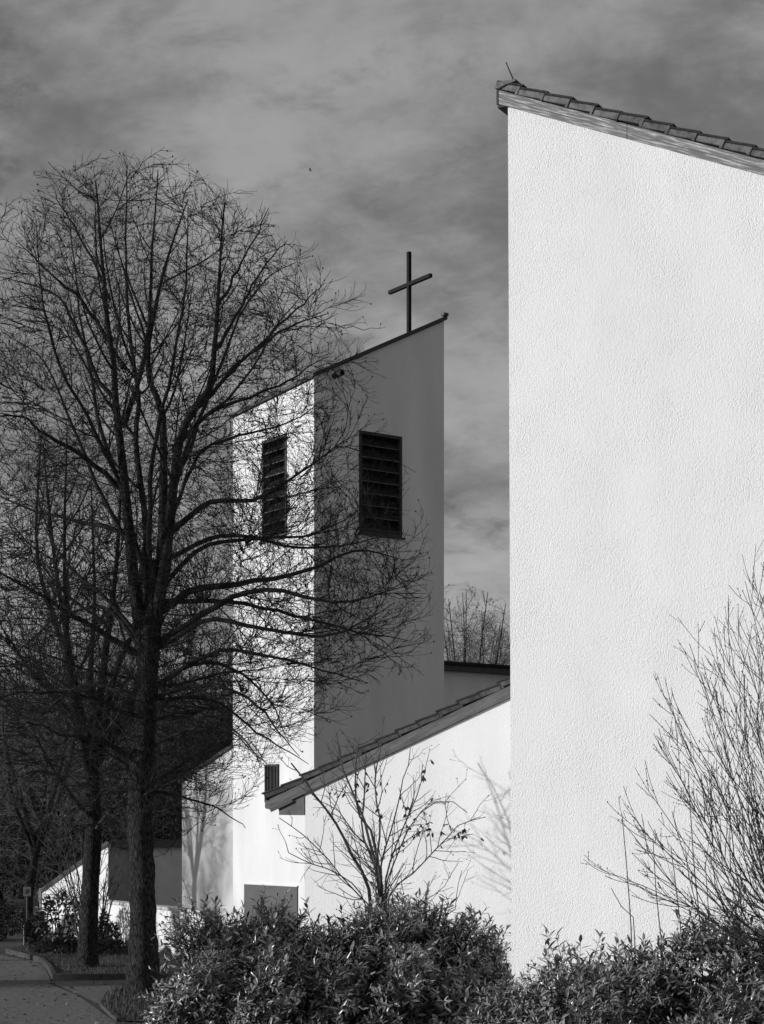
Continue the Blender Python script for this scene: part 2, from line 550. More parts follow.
kerb_run([(-1.6, 34.42), G(52, 979.5), G(47, 970), G(39, 962), (-8.8, 41.4)])
kerb_run([(-1.6, 26.0), G(116, 1022), G(100, 1007)][1:], 0.08, 0.06)


def grass(name, poly, n, h, rng):
    poly = np.array(poly); lo = poly.min(0); hi = poly.max(0)
    pts = []
    while len(pts) < n:
        q = lo + (hi - lo) * rng.random((n, 2))
        ins = np.zeros(len(q), bool); j = len(poly) - 1
        for i in range(len(poly)):
            a, b = poly[i], poly[j]
            c = ((a[1] > q[:, 1]) != (b[1] > q[:, 1])) & (q[:, 0] < (b[0] - a[0]) * (q[:, 1] - a[1]) / (b[1] - a[1] + 1e-12) + a[0])
            ins ^= c; j = i
        pts.extend(q[ins].tolist())
    p = np.array(pts[:n])
    base = np.column_stack([p, np.full(n, 0.03)])
    a = rng.random(n) * 6.28
    w = np.column_stack([np.cos(a), np.sin(a), np.zeros(n)]) * 0.008
    tip = base + np.column_stack([rng.normal(size=n) * 0.03, rng.normal(size=n) * 0.03, h * rng.uniform(0.5, 1.3, n)])
    V = np.stack([base - w, base + w, tip], 1).reshape(-1, 3)
    o = link(name, np_mesh(name, V, None, np.arange(3 * n).reshape(-1, 3)), M['grass'])
    tag(o, 'short dark winter grass under the trees', 'grass', kind='stuff')


grass('grass', far_lawn, 26000, 0.10, RNG)
grass('grass', near_lawn, 9000, 0.09, RNG)
bpy.data.objects['grass.001']['label'] = 'narrow strip of short grass at foot of the nearest tree'

# ================================================================== BUILDINGS
TH = R(30)
TF = (math.cos(TH), -math.sin(TH))
PHI = math.atan(0.441)


def roof_tiles(F, hi_uz, lo_uz, depth, parent, over=0.05, tm='tile', name='verge_tiles', expo=0.34):
    """verge tiles along the slope from the high end to the low end; returns nothing"""
    (uh, zh), (ul, zl) = hi_uz, lo_uz
    e = np.array([ul - uh, zl - zh]); L = np.linalg.norm(e); e /= L
    w = np.array([-e[1], e[0]])
    if w[1] < 0: w = -w
    pt = lambda q, h: tuple(np.array([uh, zh]) + e * q + w * h)
    mb = MB()
    n = int(L / expo) + 1
    q0 = -0.06
    for i in range(n):
        q1 = q0 + expo + (0.01 * math.sin(i * 7.3))
        j = 0.009 * math.sin(i * 3.1 + i * i * 0.7)
        mb.prism(F, [pt(q0 - (0.0 if i == 0 else 0.045), 0.004 + j), pt(q1, 0.026 + j), pt(q1, 0.100 + j), pt(q0 - (0.0 if i == 0 else 0.045), 0.066 + j)], -over + 0.003 * math.sin(i * 5), 0.22)
        q0 = q1
    vt = mb.build(name, M[tm], parent, bevel=0.006)
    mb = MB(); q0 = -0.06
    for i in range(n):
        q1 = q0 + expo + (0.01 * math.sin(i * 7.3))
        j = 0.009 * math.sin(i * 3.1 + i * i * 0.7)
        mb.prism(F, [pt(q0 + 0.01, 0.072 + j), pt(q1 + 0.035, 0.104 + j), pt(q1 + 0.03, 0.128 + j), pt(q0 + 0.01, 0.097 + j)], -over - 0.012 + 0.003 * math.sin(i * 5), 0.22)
        mb.prism(F, [pt(q1 - 0.012, 0.0 + j), pt(q1 + 0.004, 0.0 + j), pt(q1 + 0.006, 0.102 + j), pt(q1 - 0.010, 0.099 + j)], -over - 0.006, 0.2)  # dark end strip painted as a shadow gap
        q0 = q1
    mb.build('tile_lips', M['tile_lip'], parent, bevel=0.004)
    # field tiles behind the verge: wavy courses
    Vs, Qs, off = [], [], 0
    ns = int((depth - 0.25) / 0.05)
    nn = np.linspace(0.22, depth, ns)
    prof = 0.022 * np.sin(nn / 0.30 * 2 * np.pi)
    q0 = -0.06
    for i in range(n):
        q1 = q0 + expo
        rows = []
        for q, h in ((q0 - 0.04, 0.06), (q1, 0.085), (q1, 0.06)):
            r = [F.pt(*( (pt(q, h + p)[0], m_, pt(q, h + p)[1]) )) for m_, p in zip(nn, prof)]
            rows.append(r)
        Vs.append(np.array(rows).reshape(-1, 3))
        a = np.arange(ns - 1)
        for k in range(2):
            b = off + k * ns
            Qs.append(np.stack([b + a, b + a + 1, b + ns + a + 1, b + ns + a], 1))
        off += 3 * ns; q0 = q1
    link('field_tiles', np_mesh('field_tiles', np.concatenate(Vs), np.concatenate(Qs)), M[tm], parent)
    return pt


def deck(F, uh, zh, ul, zl, depth, thick, parent, mname):
    e = np.array([ul - uh, zl - zh]); e /= np.linalg.norm(e)
    mb = MB()
    mb.prism(F, [(uh, zh), (ul, zl), (ul, zl - thick), (uh, zh - thick)], 0.004, depth)
    return mb.build('roof', M[mname], parent)


# ---- front hall (right)
FA = Frame((1.49, 20.97), TF)
root = empty('church_hall', (FA.pt(0, 0, 0)), 'tall bright white rough plastered hall at right, its tiled roof falling to the right', 'building')
u0, z0 = FA.px(508.5, 103)
u1, z1 = FA.px(764, 171.5)
sl = (z1 - z0) / (u1 - u0)
W = 8.5
mb = MB(); mb.prism(FA, [(0.055, -0.3), (W, -0.3), (W, z0 + sl * W), (0, z0)], 0, 9); mb.build('wall', M['stucco'], root)
uf, zf = FA.px(500, 91)
zt = lambda u: zf + sl * (u - uf)
rf = deck(FA, uf + 0.01, zt(uf + .01) - 0.02, W, zt(W) - 0.02, 9.1, 0.12, root, 'dark_wood')
fh = 0.165
mb = MB()
for ua_, ub_ in ((uf, 1.52), (1.525, 4.6), (4.606, W)):
    mb.prism(FA, [(ua_, zt(ua_)), (ub_, zt(ub_)), (ub_, zt(ub_) - fh), (ua_, zt(ua_) - fh)], -0.034, -0.004)
mb.prism(FA, [(uf, zt(uf) - fh * 0.56), (W, zt(W) - fh * 0.56), (W, zt(W) - fh * 0.60), (uf, zt(uf) - fh * 0.60)], -0.042, -0.0345)
mb.build('fascia', M['old_paint'], rf, bevel=0.004)
mb = MB()
mb.box(FA, uf - 0.015, -0.004, -0.03, 9.0, zt(uf) - fh - 0.045, zt(uf) - fh + 0.06)
mb.box(FA, uf - 0.03, uf - 0.003, -0.036, 9.0, zt(uf) - fh + 0.0, zt(uf) - 0.0)
mb.build('ridge_board', M['dark_wood'], rf)
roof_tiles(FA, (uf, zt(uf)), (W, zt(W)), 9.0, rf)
# ridge cap on the high end
mb = MB()
for i in range(20):
    a0 = -0.05 + i * 0.46
    mb.prism(FA, [(uf - 0.02, zt(uf) + 0.01), (uf - 0.02, zt(uf) + 0.085), (uf + 0.24, zt(uf) + 0.072), (uf + 0.24, zt(uf) + 0.045), (uf + 0.12, zt(uf) + 0.03), (uf + 0.02, zt(uf) + 0.0)], a0 - 0.022, a0 + 0.40)
mb.build('ridge_cap', M['tile'], rf, bevel=0.006)
rod = np.array([[FA.pt(uf + 0.12, 0.3, zt(uf) + 0.05), FA.pt(uf + 0.06, 0.25, zt(uf) + 0.2), FA.pt(uf - 0.02, 0.2, zt(uf) + 0.42)]])
V, Q = tubes([(rod, np.array([[0.012, 0.010, 0.007]]), 6)])
link('lightning_rod', np_mesh('lightning_rod', V, Q), M['dark_metal'], rf)

# ---- annexe with roof falling to the left
FB = Frame((-1.113, 25.535), TF)
ub, zb = FB.px(305, 793)
ub2, zb2 = FB.px(510, 697)
slb = (zb2 - zb) / (ub2 - ub)
root = empty('church_annexe', FB.pt(0, 0, 0), 'low white annexe behind the bushes, its tiled roof falling to the left', 'building')
WB = 4.4
zw = lambda u: zb + slb * (u - ub)
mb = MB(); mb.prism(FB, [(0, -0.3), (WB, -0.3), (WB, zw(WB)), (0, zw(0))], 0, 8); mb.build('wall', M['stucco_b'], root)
ue, zeb = FB.px(271, 805)
zl = lambda u: zw(u) - 0.02
rf = deck(FB, WB, zl(WB) + 0.14, ue + 0.01, zl(ue + .01) + 0.14, 8.1, 0.12, root, 'dark_wood')
mb = MB()
mb.prism(FB, [(ue, zl(ue)), (WB, zl(WB)), (WB, zl(WB) + 0.165), (ue, zl(ue) + 0.165)], -0.045, -0.004)
mb.build('fascia', M['grey_board'], rf, bevel=0.004)
mb = MB()
mb.prism(FB, [(ue + 0.02, zl(ue) + 0.02), (ue + 0.4, zl(ue + 0.4) - 0.001), (ue + 0.4, zl(ue + .4) - 0.04), (ue + 0.03, zl(ue) - 0.03)], -0.05, -0.046)
mb.build('trim_strip', M['dark_wood'], rf)
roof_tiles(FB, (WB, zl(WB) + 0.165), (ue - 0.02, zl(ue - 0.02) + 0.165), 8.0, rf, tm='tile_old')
uq, zq = FB.px(279, 815)
mb = MB(); mb.prism(FB, [(uq, zl(uq) - 0.003), (uq + 0.01, zq), (-0.003, zq), (-0.003, zl(0) - 0.003)], -0.012, 8.0)
mb.build('eaves_box', M['grey_soffit'], rf)
ug, zg = FB.px(263, 809)
mb = MB(); mb.prism(FB, [(ug, zg + 0.11), (ug, zg + 0.02), (ug + 0.03, zg), (ug + 0.10, zg), (ug + 0.10, zg + 0.12)], 0.05, 8.0)
mb.build('gutter', M['dark_metal'], rf)

# ---- bell tower
DR = np.array([2500.0, 1772.0]); DR /= np.linalg.norm(DR)
DL = np.array([-1257.0, 1772.0]); DL = np.array([-DR[1], DR[0]])
TC = ((314 - CXP) / FPX * 45, 45.0)
FR = Frame(TC, DR, 1)
FL = Frame(TC, DL, -1)
ur, zr = FR.px(444, 321)
_, zc = FR.px(314, 377)
ul_, zL = FL.px(233, 417)
zbk = zr + zL - zc
tower = empty('bell_tower', FR.pt(0, 0, 0), 'square white bell tower with slanted roof, louvred openings and a dark cross on top', 'tower')


def face_with_hole(bm, F, outer, hole, rec):
    o = [bm.verts.new(F.pt(u, 0, z)) for u, z in outer]
    h = [bm.verts.new(F.pt(u, 0, z)) for u, z in hole]
    g = [bm.verts.new(F.pt(u, rec, z)) for u, z in hole]
    for i in range(4):
        j = (i + 1) % 4
        bm.faces.new((o[i], o[j], h[j], h[i]))
        bm.faces.new((h[i], h[j], g[j], g[i]))
    bm.faces.new(g)


wr0, wz0 = FR.px(359, 430); wr1, _ = FR.px(402, 434); _, wz1 = FR.px(359, 533)
wl0, _ = FL.px(287, 433); wl1, _ = FL.px(262, 433); _, lz0 = FL.px(287, 433); _, lz1 = FL.px(287, 536)
mb = MB()
face_with_hole(mb.bm, FR, [(0, -0.3), (ur, -0.3), (ur, zr), (0, zc)], [(wr0, wz1), (wr1, wz1), (wr1, wz0), (wr0, wz0)], 0.3)
face_with_hole(mb.bm, FL, [(0, -0.3), (ul_, -0.3), (ul_, zL), (0, zc)], [(wl0, lz1), (wl1, lz1), (wl1, lz0), (wl0, lz0)], 0.3)
c = lambda u, n: FR.pt(u, n, 0)[:2]
A = FR.pt(0, 0, 0)[:2]; B = FR.pt(ur, 0, 0)[:2]; D = FL.pt(ul_, 0, 0)[:2]
Cc = (B[0] + D[0] - A[0], B[1] + D[1] - A[1])
mb.quad([(*B, -0.3), (*Cc, -0.3), (*Cc, zbk), (*B, zr)])
mb.quad([(*Cc, -0.3), (*D, -0.3), (*D, zL), (*Cc, zbk)])
mb.quad([(*A, zc), (*B, zr), (*Cc, zbk), (*D, zL)])
mb.build('wall', M['stucco_t'], tower, fix=False)


def slab(corners, off, th, ov):
    cs = np.array(corners); cen = cs.mean(0)
    v = cs - cen; v[:, :2] *= (1 + ov); v = cen + v
    return [tuple(p + [0, 0, off]) for p in v], [tuple(p + [0, 0, off + th]) for p in v]


def slab_obj(corners, off, th, ov, name, m, parent):
    lo, hi = slab(corners, off, th, ov)
    mb = MB()
    a = [mb.bm.verts.new(p) for p in lo]; b = [mb.bm.verts.new(p) for p in hi]
    mb.bm.faces.new(a); mb.bm.faces.new(b)
    for i in range(4):
        j = (i + 1) % 4
        mb.bm.faces.new((a[i], a[j], b[j], b[i]))
    return mb.build(name, m, parent, bevel=0.01)


# extend slope with overhang by scaling in 3D
tc4 = [(*A, zc), (*B, zr), (*Cc, zbk), (*D, zL)]
cen = np.mean(np.array(tc4), 0)
tc5 = [tuple(cen + (np.array(p) - cen) * 1.035) for p in tc4]
trf = slab_obj(tc5, 0.004, 0.11, 0.0, 'roof', M['dark_metal'], tower)
mb = MB(); q = np.array(tc5[1]); Fq = Frame((q[0], q[1]), DR)
mb.box(Fq, -0.12, 0.03, 0.0, 0.15, q[2] + 0.10, q[2] + 0.17); mb.build('corner_cap', M['dark_metal'], trf)


def louvre(F, ua, ub_, za, zb_, name, n, sgn):
    """frame standing just inside the reveal with tilted slats"""
    lo, hi = min(ua, ub_), max(ua, ub_)
    mb = MB(); f = 0.09
    mb.box(F, lo + .003, lo + f, -0.02, 0.12, zb_ + .003, za - .003)
    mb.box(F, hi - f, hi - .003, -0.02, 0.12, zb_ + .003, za - .003)
    mb.box(F, lo + f + .001, hi - f - .001, -0.02, 0.12, za - f, za - .003)
    mb.box(F, lo + f + .001, hi - f - .001, -0.02, 0.12, zb_ + .003, zb_ + f)
    win = mb.build(name, M['dark_wood'], tower, bevel=0.006)
    mb = MB()
    H = (za - zb_ - 2 * f)
    for i in range(n):
        zc_ = zb_ + f + H * (i + 0.5) / n
        pts = [(0.0, zc_ - 0.105), (0.02, zc_ - 0.125), (0.2, zc_ + 0.075), (0.18, zc_ + 0.095)]
        va = [mb.bm.verts.new(F.pt(lo + f + .002, a, z)) for a, z in pts]
        vb = [mb.bm.verts.new(F.pt(hi - f - .002, a, z)) for a, z in pts]
        mb.bm.faces.new(va); mb.bm.faces.new(vb)
        for k in range(4):
            j = (k + 1) % 4
            mb.bm.faces.new((va[k], va[j], vb[j], vb[k]))
    sl_o = mb.build('slats', M['slat'], win)
    mb = MB()
    for i in range(n):
        zc_ = zb_ + f + H * (i + 0.5) / n
        mb.box(F, lo + f + .003, hi - f - .003, -0.008, -0.001, zc_ - 0.128, zc_ - 0.108)  # light strip painted as the sunlit edge
    mb.build('slat_edge', M['edge'], sl_o)
    mb = MB(); mb.box(F, lo - 0.04, hi + 0.07, -0.07, -0.003, zb_ - 0.045, zb_ + 0.0); mb.build('sill', M['dark_metal'], win)
    mb = MB(); mb.box(F, lo + .004, hi - .004, 0.24, 0.296, zb_ + .004, za - .004); mb.build('backing', M['void'], win)
    return win


louvre(FR, wr0, wr1, wz0, wz1, 'louvre_window', 8, 1)
louvre(FL, wl0, wl1, lz0, lz1, 'louvre_window', 8, 1)
# waterspout under the roof edge
up_, zp_ = FR.px(334, 376)
sp = np.array([[FR.pt(up_, 0.05, zp_), FR.pt(up_, -0.15, zp_), FR.pt(up_, -0.38, zp_ + 0.01)]])
V, Q = tubes([(sp, np.full((1, 3), 0.075), 10)])
sp_o = link('waterspout', np_mesh('waterspout', V, Q), M['dark_metal'], tower)
# cross: post and arm, arm parallel to the lit face
uc, zcb = FR.px(409, 331, n=0.25)
FX2 = Frame(FR.pt(uc, 0.25, 0)[:2], -DL)
ztop = CAMZ + (HOR - 252) / FPX * FX2.p0[1]; zarm = CAMZ + (HOR - 284.5) / FPX * FX2.p0[1]
xx = 0.0
xa, _ = FX2.px(389.5, 284); xb, _ = FX2.px(431, 284)
hw = 0.047
mb = MB()
mb.box(FX2, -hw, hw, -hw, hw, zcb - 0.12, zarm - hw); mb.box(FX2, -hw, hw, -hw, hw, zarm + hw, ztop)
mb.box(FX2, xa - xx, xb - xx, -hw, hw, zarm - hw, zarm + hw)
bmesh.ops.remove_doubles(mb.bm, verts=mb.bm.verts[:], dist=0.0001)
mb.build('cross', M['cross'], tower)
# small barred window low on the lit face
a, za = FL.px(279, 764); b_, _ = FL.px(266, 764); _, zb_ = FL.px(279, 802)
mb = MB()
lo, hi = min(a, b_), max(a, b_)
mb.box(FL, lo, hi, -0.05, -0.003, za - 0.05, za); mb.box(FL, lo, hi, -0.05, -0.003, zb_, zb_ + 0.05)
mb.box(FL, lo, lo + 0.05, -0.05, -0.003, zb_ + 0.051, za - 0.051); mb.box(FL, hi - 0.05, hi, -0.05, -0.003, zb_ + 0.051, za - 0.051)
wn = mb.build('window', M['dark_wood'], tower)
mb = MB(); mb.box(FL, lo + .051, hi - .051, -0.02, -0.004, zb_ + .052, za - .052); mb.build('pane', M['void'], wn)
mb = MB()
for i in range(1, 4):
    q = lo + (hi - lo) * i / 4; mb.box(FL, q - 0.012, q + 0.012, -0.045, -0.022, zb_ + .052, za - .052)
mb.build('bars', M['dark_metal'], wn)
# grey door
a, za = FL.px(298, 887); b_, _ = FL.px(245, 885)
mb = MB(); mb.box(FL, a, b_, -0.03, -0.003, 0.02, za); dr = mb.build('door', M['grey_paint'], tower)
mb = MB(); mb.box(FL, a - 0.02, b_ + 0.02, -0.05, -0.003, za + 0.003, za + 0.035); mb.build('door_head', M['stucco_t'], dr)

# ---- side wing left of the tower, sloping roof
FW = Frame((-1.40, 45.23), DL, -1)
w0 = 4.0
w1, zw1 = FW.px(182, 782)
uw2, zw2 = FW.px(233, 748)
slw = (zw1 - zw2) / (w1 - uw2)
wing = empty('side_wing', FW.pt(w1, 0, 0), 'narrow white wing left of the bell tower in dappled branch shadow', 'building')
zz = lambda u: zw2 + slw * (u - uw2)
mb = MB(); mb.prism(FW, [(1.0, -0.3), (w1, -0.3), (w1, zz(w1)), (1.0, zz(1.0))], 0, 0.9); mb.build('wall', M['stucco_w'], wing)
mb = MB(); mb.prism(FW, [(1.0, zz(1) + .004), (w1 + 0.15, zz(w1 + .15) + .004), (w1 + 0.15, zz(w1 + .15) + .12), (1.0, zz(1) + .12)], -0.05, 0.95); mb.build('roof', M['dark_metal'], wing)

# ---- nave behind, right of the tower
FN = Frame(P(440, 700, 50)[:2], DR, 1)
_, zn = FN.px(445, 671)
nave = empty('church_nave', FN.pt(0, 0, 0), 'long white nave wall in shade behind the tower with a dark tiled eave', 'building')
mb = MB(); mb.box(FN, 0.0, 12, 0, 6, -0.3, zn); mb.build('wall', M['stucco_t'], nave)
mb = MB()
mb.box(FN, -0.05, 12.1, -0.25, 6.2, zn + 0.004, zn + 0.15)
nr = mb.build('roof', M['dark_metal'], nave)
mb = MB()
for i in range(39):
    mb.box(FN, -0.05 + i * 0.31, -2.1 + i * 0.31 + 0.27, -0.30, 0.4, zn + 0.154, zn + 0.23 + 0.012 * (i % 3))
mb.build('eave_tiles', M['dark_wood'], nr)

# ---- small house at the left edge
FH = Frame(P(108, 845, 58)[:2], DL, -1)
FH2 = Frame(P(108, 845, 58)[:2], DR, 1)
h1, zh1 = FH.px(42, 893); _, zh0 = FH.px(108, 846)
v1, _ = FH2.px(198, 842)
hse = empty('small_house', FH.pt(0, 0, 0), 'small white house with low sloping dark roof behind the far trees at left', 'house')
mb = MB(); mb.prism(FH, [(0, -0.3), (h1, -0.3), (h1, zh1), (0, zh0)], 0, v1); mb.build('wall', M['stucco_t'], hse)
mb = MB()
sh = (zh1 - zh0) / h1
mb.prism(FH, [(-0.15, zh0 - sh * 0.15 + .004), (h1 + 0.35, zh1 + sh * .35 + .004), (h1 + .35, zh1 + sh * .35 + 0.16), (-0.15, zh0 - sh * .15 + .16)], -0.05, v1 + 0.03)
hr = mb.build('roof', M['dark_metal'], hse)
mb = MB(); mb.box(FH2, -0.02, v1, -0.22, -0.13, zh0 - 0.06, zh0 + 0.10); mb.build('gutter', M['dark_metal'], hr)
cl0, _ = FH2.px(131, 870)  # added panels carry the side wall's shade as darker colour
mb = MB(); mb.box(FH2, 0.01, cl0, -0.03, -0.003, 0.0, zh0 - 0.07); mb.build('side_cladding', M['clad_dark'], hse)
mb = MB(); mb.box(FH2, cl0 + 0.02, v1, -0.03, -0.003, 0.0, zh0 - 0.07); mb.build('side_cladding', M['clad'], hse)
dp, _ = FH2.px(131, 870)
V, Q = tubes([(np.array([[FH2.pt(dp, -0.06, 0.0), FH2.pt(dp, -0.06, 1.2), FH2.pt(dp, -0.06, zh0)]]), np.full((1, 3), 0.05), 8)])
link('downpipe', np_mesh('downpipe', V, Q), M['dark_metal'], hse)

# ---- low garden wall
ga = P(205, 911, 38.6); gb = P(43, 895, 48)
FG = Frame(ga[:2], gb[:2] - ga[:2], -1)
LG = np.linalg.norm(gb[:2] - ga[:2])
gw = empty('garden_wall', FG.pt(0, 0, 0), 'low white garden wall with pale coping in front of the small house', 'wall')
mb = MB(); mb.box(FG, 0, LG, 0, 0.24, -0.3, 1.05); mb.build('wall', M['stucco_b'], gw)
mb = MB()
for i in range(9):
    mb.box(FG, LG * i / 9 + .003, LG * (i + 1) / 9 - .003, -0.05, 0.29, 1.054, 1.13)
mb.build('coping', M['coping'], gw, bevel=0.01)

# ================================================================== TREES
def tree_obj(name, loc, label, cat, trunk_me, crown_me, mt, mc, group=None):
    r = empty(name, loc, label, cat, group)
    link('trunk', trunk_me, mt, r)
    link('crown', crown_me, mc, r)
    return r


def trunk_noise(rng, Pp, Rr, S, amp):
    N, K, _ = Pp.shape
    n = rng.normal(size=(N, K + 8, S + 8))
    n = sum(np.roll(np.roll(n, a, 1), b, 2) for a in range(3) for b in range(3))[:, :K, :S] / 3
    return Rr[:, :, None] * (1 + amp * n)


# ---- the big bare tree
def big_tree():
    rng = np.random.default_rng(5)
    Y0 = 31.3

    def gd(pts, r0, r1, dy):
        n = len(pts)
        return (np.array([P(x, y, Y0 + dy * (i / (n - 1)) ** 1.2) for i, (x, y) in enumerate(pts)]), r0, r1)
    px = 1.766e-2
    trunk_pts = [(143, 1000), (143, 985), (143, 940), (142, 880), (140, 820), (142, 770), (145, 720), (148, 670), (150, 630), (152, 600), (156, 560)]
    tr = resample([P(x, y, Y0) for x, y in trunk_pts], 110)
    rad = np.interp(np.linspace(0, 1, 110), [0, .03, .1, .3, .46, .50, .54, .58, .74, .84, .92, 1], [22, 17, 14.5, 13.0, 12.3, 13.8, 13.2, 10.6, 10.4, 11, 7, 3.5]) * px
    Pt = tr[None]; Rt = rad[None]
    lead = [
        gd([(147, 680), (141, 640), (135, 590), (131, 550), (125, 480), (118, 400), (117, 363), (112, 325), (108, 283), (104, 235), (101, 178)], .125, .012, -0.6),
        gd([(124, 425), (142, 368), (149, 323), (151, 239), (154, 168)], .055, .009, 0.9),
        gd([(150, 670), (153, 630), (159, 580), (163, 540), (165, 450), (163, 410), (153, 385), (151, 341), (168, 262), (188, 200)], .12, .010, 1.0),
        gd([(151, 660), (156, 620), (164, 570), (169, 530), (178, 452), (189, 417), (209, 390), (216, 346), (219, 305), (224, 245), (226, 205)], .125, .010, -0.7),
        gd([(150, 640), (147, 580), (146, 520), (136, 440), (140, 400), (131, 330), (128, 250), (130, 165)], .075, .009, 2.3),
    ]
    limbs = [
        gd([(193, 411), (236, 363), (270, 338), (294, 323), (329, 313)], .045, .007, -1.2),
        gd([(182, 440), (215, 410), (250, 398), (285, 388), (325, 366)], .045, .007, 0.8),
        gd([(112, 346), (85, 310), (58, 283), (18, 240)], .04, .007, -1),
        gd([(116, 400), (93, 371), (71, 319), (53, 297), (5, 280)], .045, .007, 0.9),
        gd([(122, 490), (85, 457), (49, 435), (27, 417), (-12, 410)], .055, .008, -1.4),
        gd([(131, 552), (111, 530), (53, 524), (0, 508), (-30, 495)], .05, .008, 1.2),
        gd([(168, 535), (209, 501), (258, 493), (311, 461), (352, 428)], .06, .008, -0.8),
        gd([(162, 610), (195, 587), (239, 584), (300, 574), (350, 552), (395, 560)], .075, .008, 0.6),
        gd([(155, 645), (201, 615), (245, 590), (300, 592), (352, 600), (408, 590)], .07, .008, -1.6),
        gd([(152, 650), (204, 625), (239, 631), (300, 645), (345, 640), (392, 612)], .055, .007, -2.6),
        gd([(147, 660), (104, 634), (63, 606), (31, 581), (0, 562), (-25, 530)], .065, .008, -1.0),
        gd([(139, 770), (120, 748), (104, 740), (63, 730), (22, 716)], .055, .012, -1.2),
        gd([(143, 750), (170, 740), (201, 735), (232, 741), (255, 770)], .04, .006, -1.8),
        gd([(140, 790), (188, 800), (232, 816), (246, 830)], .03, .006, 0.8),
        gd([(146, 700), (195, 690), (240, 700), (275, 735), (300, 765)], .045, .006, -2.4),
        gd([(147, 690), (190, 668), (230, 672), (262, 700), (282, 742)], .045, .006, 1.8),
        gd([(146, 700), (110, 690), (70, 690), (30, 720), (0, 745)], .045, .006, 1.5),
        gd([(150, 655), (120, 610), (85, 580), (55, 540), (30, 480)], .05, .007, 2.2),
        gd([(160, 590), (200, 545), (255, 535), (310, 530), (365, 500)], .05, .007, 1.9),
        gd([(166, 530), (200, 455), (240, 435), (280, 425), (322, 400)], .04, .007, 2.4),
        gd([(172, 490), (190, 440), (232, 330), (262, 280), (292, 262)], .045, .007, 1.8),
        gd([(136, 560), (100, 480), (66, 400), (40, 360), (5, 335)], .045, .007, 2.2),
        gd([(127, 505), (95, 430), (60, 360), (45, 300), (40, 232)], .045, .007, -2.3),
        gd([(164, 545), (192, 440), (236, 395), (276, 330), (300, 300)], .045, .007, -2.5),
        gd([(150, 580), (150, 470), (170, 380), (185, 300), (186, 215)], .055, .008, -2.3),
        gd([(150, 600), (125, 500), (95, 400), (80, 310), (72, 215)], .055, .008, 2.6),
        gd([(160, 600), (240, 600), (330, 625), (415, 640)], .05, .007, 1.2),
        gd([(164, 560), (230, 540), (310, 555), (390, 545)], .05, .007, 2.6),
        gd([(150, 690), (215, 650), (290, 665), (365, 690)], .05, .007, -1.0),
        gd([(148, 700), (205, 700), (260, 740), (310, 765)], .04, .006, 0.9),
        gd([(147, 720), (190, 715), (225, 730), (262, 768)], .04, .006, -2.8),
        gd([(144, 720), (95, 700), (45, 690), (0, 700)], .045, .007, -2.2),
        gd([(148, 650), (100, 610), (50, 620), (5, 650)], .05, .007, 2.0),
        gd([(216, 350), (245, 300), (270, 260), (287, 232)], .035, .006, 0.6),
        gd([(226, 377), (270, 330), (300, 300), (320, 283)], .035, .006, 1.5),
        gd([(219, 305), (238, 265), (250, 230), (258, 205)], .03, .006, -0.8),
        gd([(110, 300), (85, 255), (62, 215), (50, 190)], .03, .006, 0.9),
    ]
    Pl, Rl = stack_guides(lead, 26)
    Pm, Rm = stack_guides(limbs, 16)
    Pl += np.cumsum(rng.normal(size=Pl.shape), 1) * 0.010 * np.linspace(0, 1, 26)[None, :, None]
    Pm[:, 1:] += np.cumsum(rng.normal(size=Pm[:, 1:].shape), 1) * 0.022

    # crown envelope: half-width in metres against height
    hz = np.array([CAMZ + (HOR - y) / FPX * Y0 for y in (860, 780, 700, 640, 560, 500, 420, 350, 300, 255, 212, 182, 160)])
    hl = np.array([20, 100, 165, 185, 185, 180, 178, 175, 168, 155, 125, 95, 62]) * px
    hr_ = np.array([20, 110, 190, 265, 262, 228, 195, 186, 174, 148, 105, 55, 22]) * px
    x0 = P(150, 500, Y0)[0]

    def env(p):
        a = np.interp(p[:, 2], hz, hl); b = np.interp(p[:, 2], hz, hr_)
        dx = p[:, 0] - x0
        rx = np.where(dx < 0, a, b)
        e = np.sqrt((dx / rx) ** 2 + ((p[:, 1] - Y0) / ((a + b) / 2)) ** 2)
        e = e * (1 + 0.11 * np.sin(p[:, 2] * 2.3 + p[:, 1] * 1.7) + 0.10 * np.sin(p[:, 2] * 5.1 + p[:, 0] * 4.3 + p[:, 1] * 3.1))
        e = np.where(p[:, 2] > hz[-1], 2.0, e)
        return e
    # secondary limbs from leaders, then twigs that fill the crown evenly
    S1, SR1 = spawn(rng, Pl, Rl, 1.5, 0.22, 0.995, 42, 10, 0.36, 0.6, 2.8, 0.07, 0.06, 10, 0.009, 0.005, 0.75, env)
    S3, SR3 = spawn(rng, Pt, Rt, 2.0, 0.34, 0.95, 78, 12, 0.3, 1.2, 3.0, 0.03, 0.08, 10, 0.010, 0.005, 0.1, env)
    S1, SR1 = np.concatenate([S1, S3]), np.concatenate([SR1, SR3])
    B0 = np.concatenate([resample_many(Pm, 10), S1]); B0r = np.concatenate([resample_r(Rm, 10), SR1])
    B1, B1r = spawn(rng, B0, B0r, 2.0, 0.15, 1.0, 44, 12, 0.40, 0.35, 1.6, 0.05, 0.09, 7, 0.006, 0.0036, 0.7, env)
    smp = env_sampler(rng, env, (x0 - 3.6, Y0 - 4.2, CAMZ - 0.6), (x0 + 5.0, Y0 + 4.2, hz[-1]))
    F1, F1r = fill(rng, [Pl[:, 6:], Pm[:, 3:], S1, B1], smp, 2600, 0.22, 1.5, 8, 0.0055, 0.0036, 0.38, 0.03)
    F2, F2r = fill(rng, [Pm[:, 3:], S1, B1, F1], smp, 10500, 0.11, 0.75, 6, 0.0045, 0.0032, 0.42, 0.03)
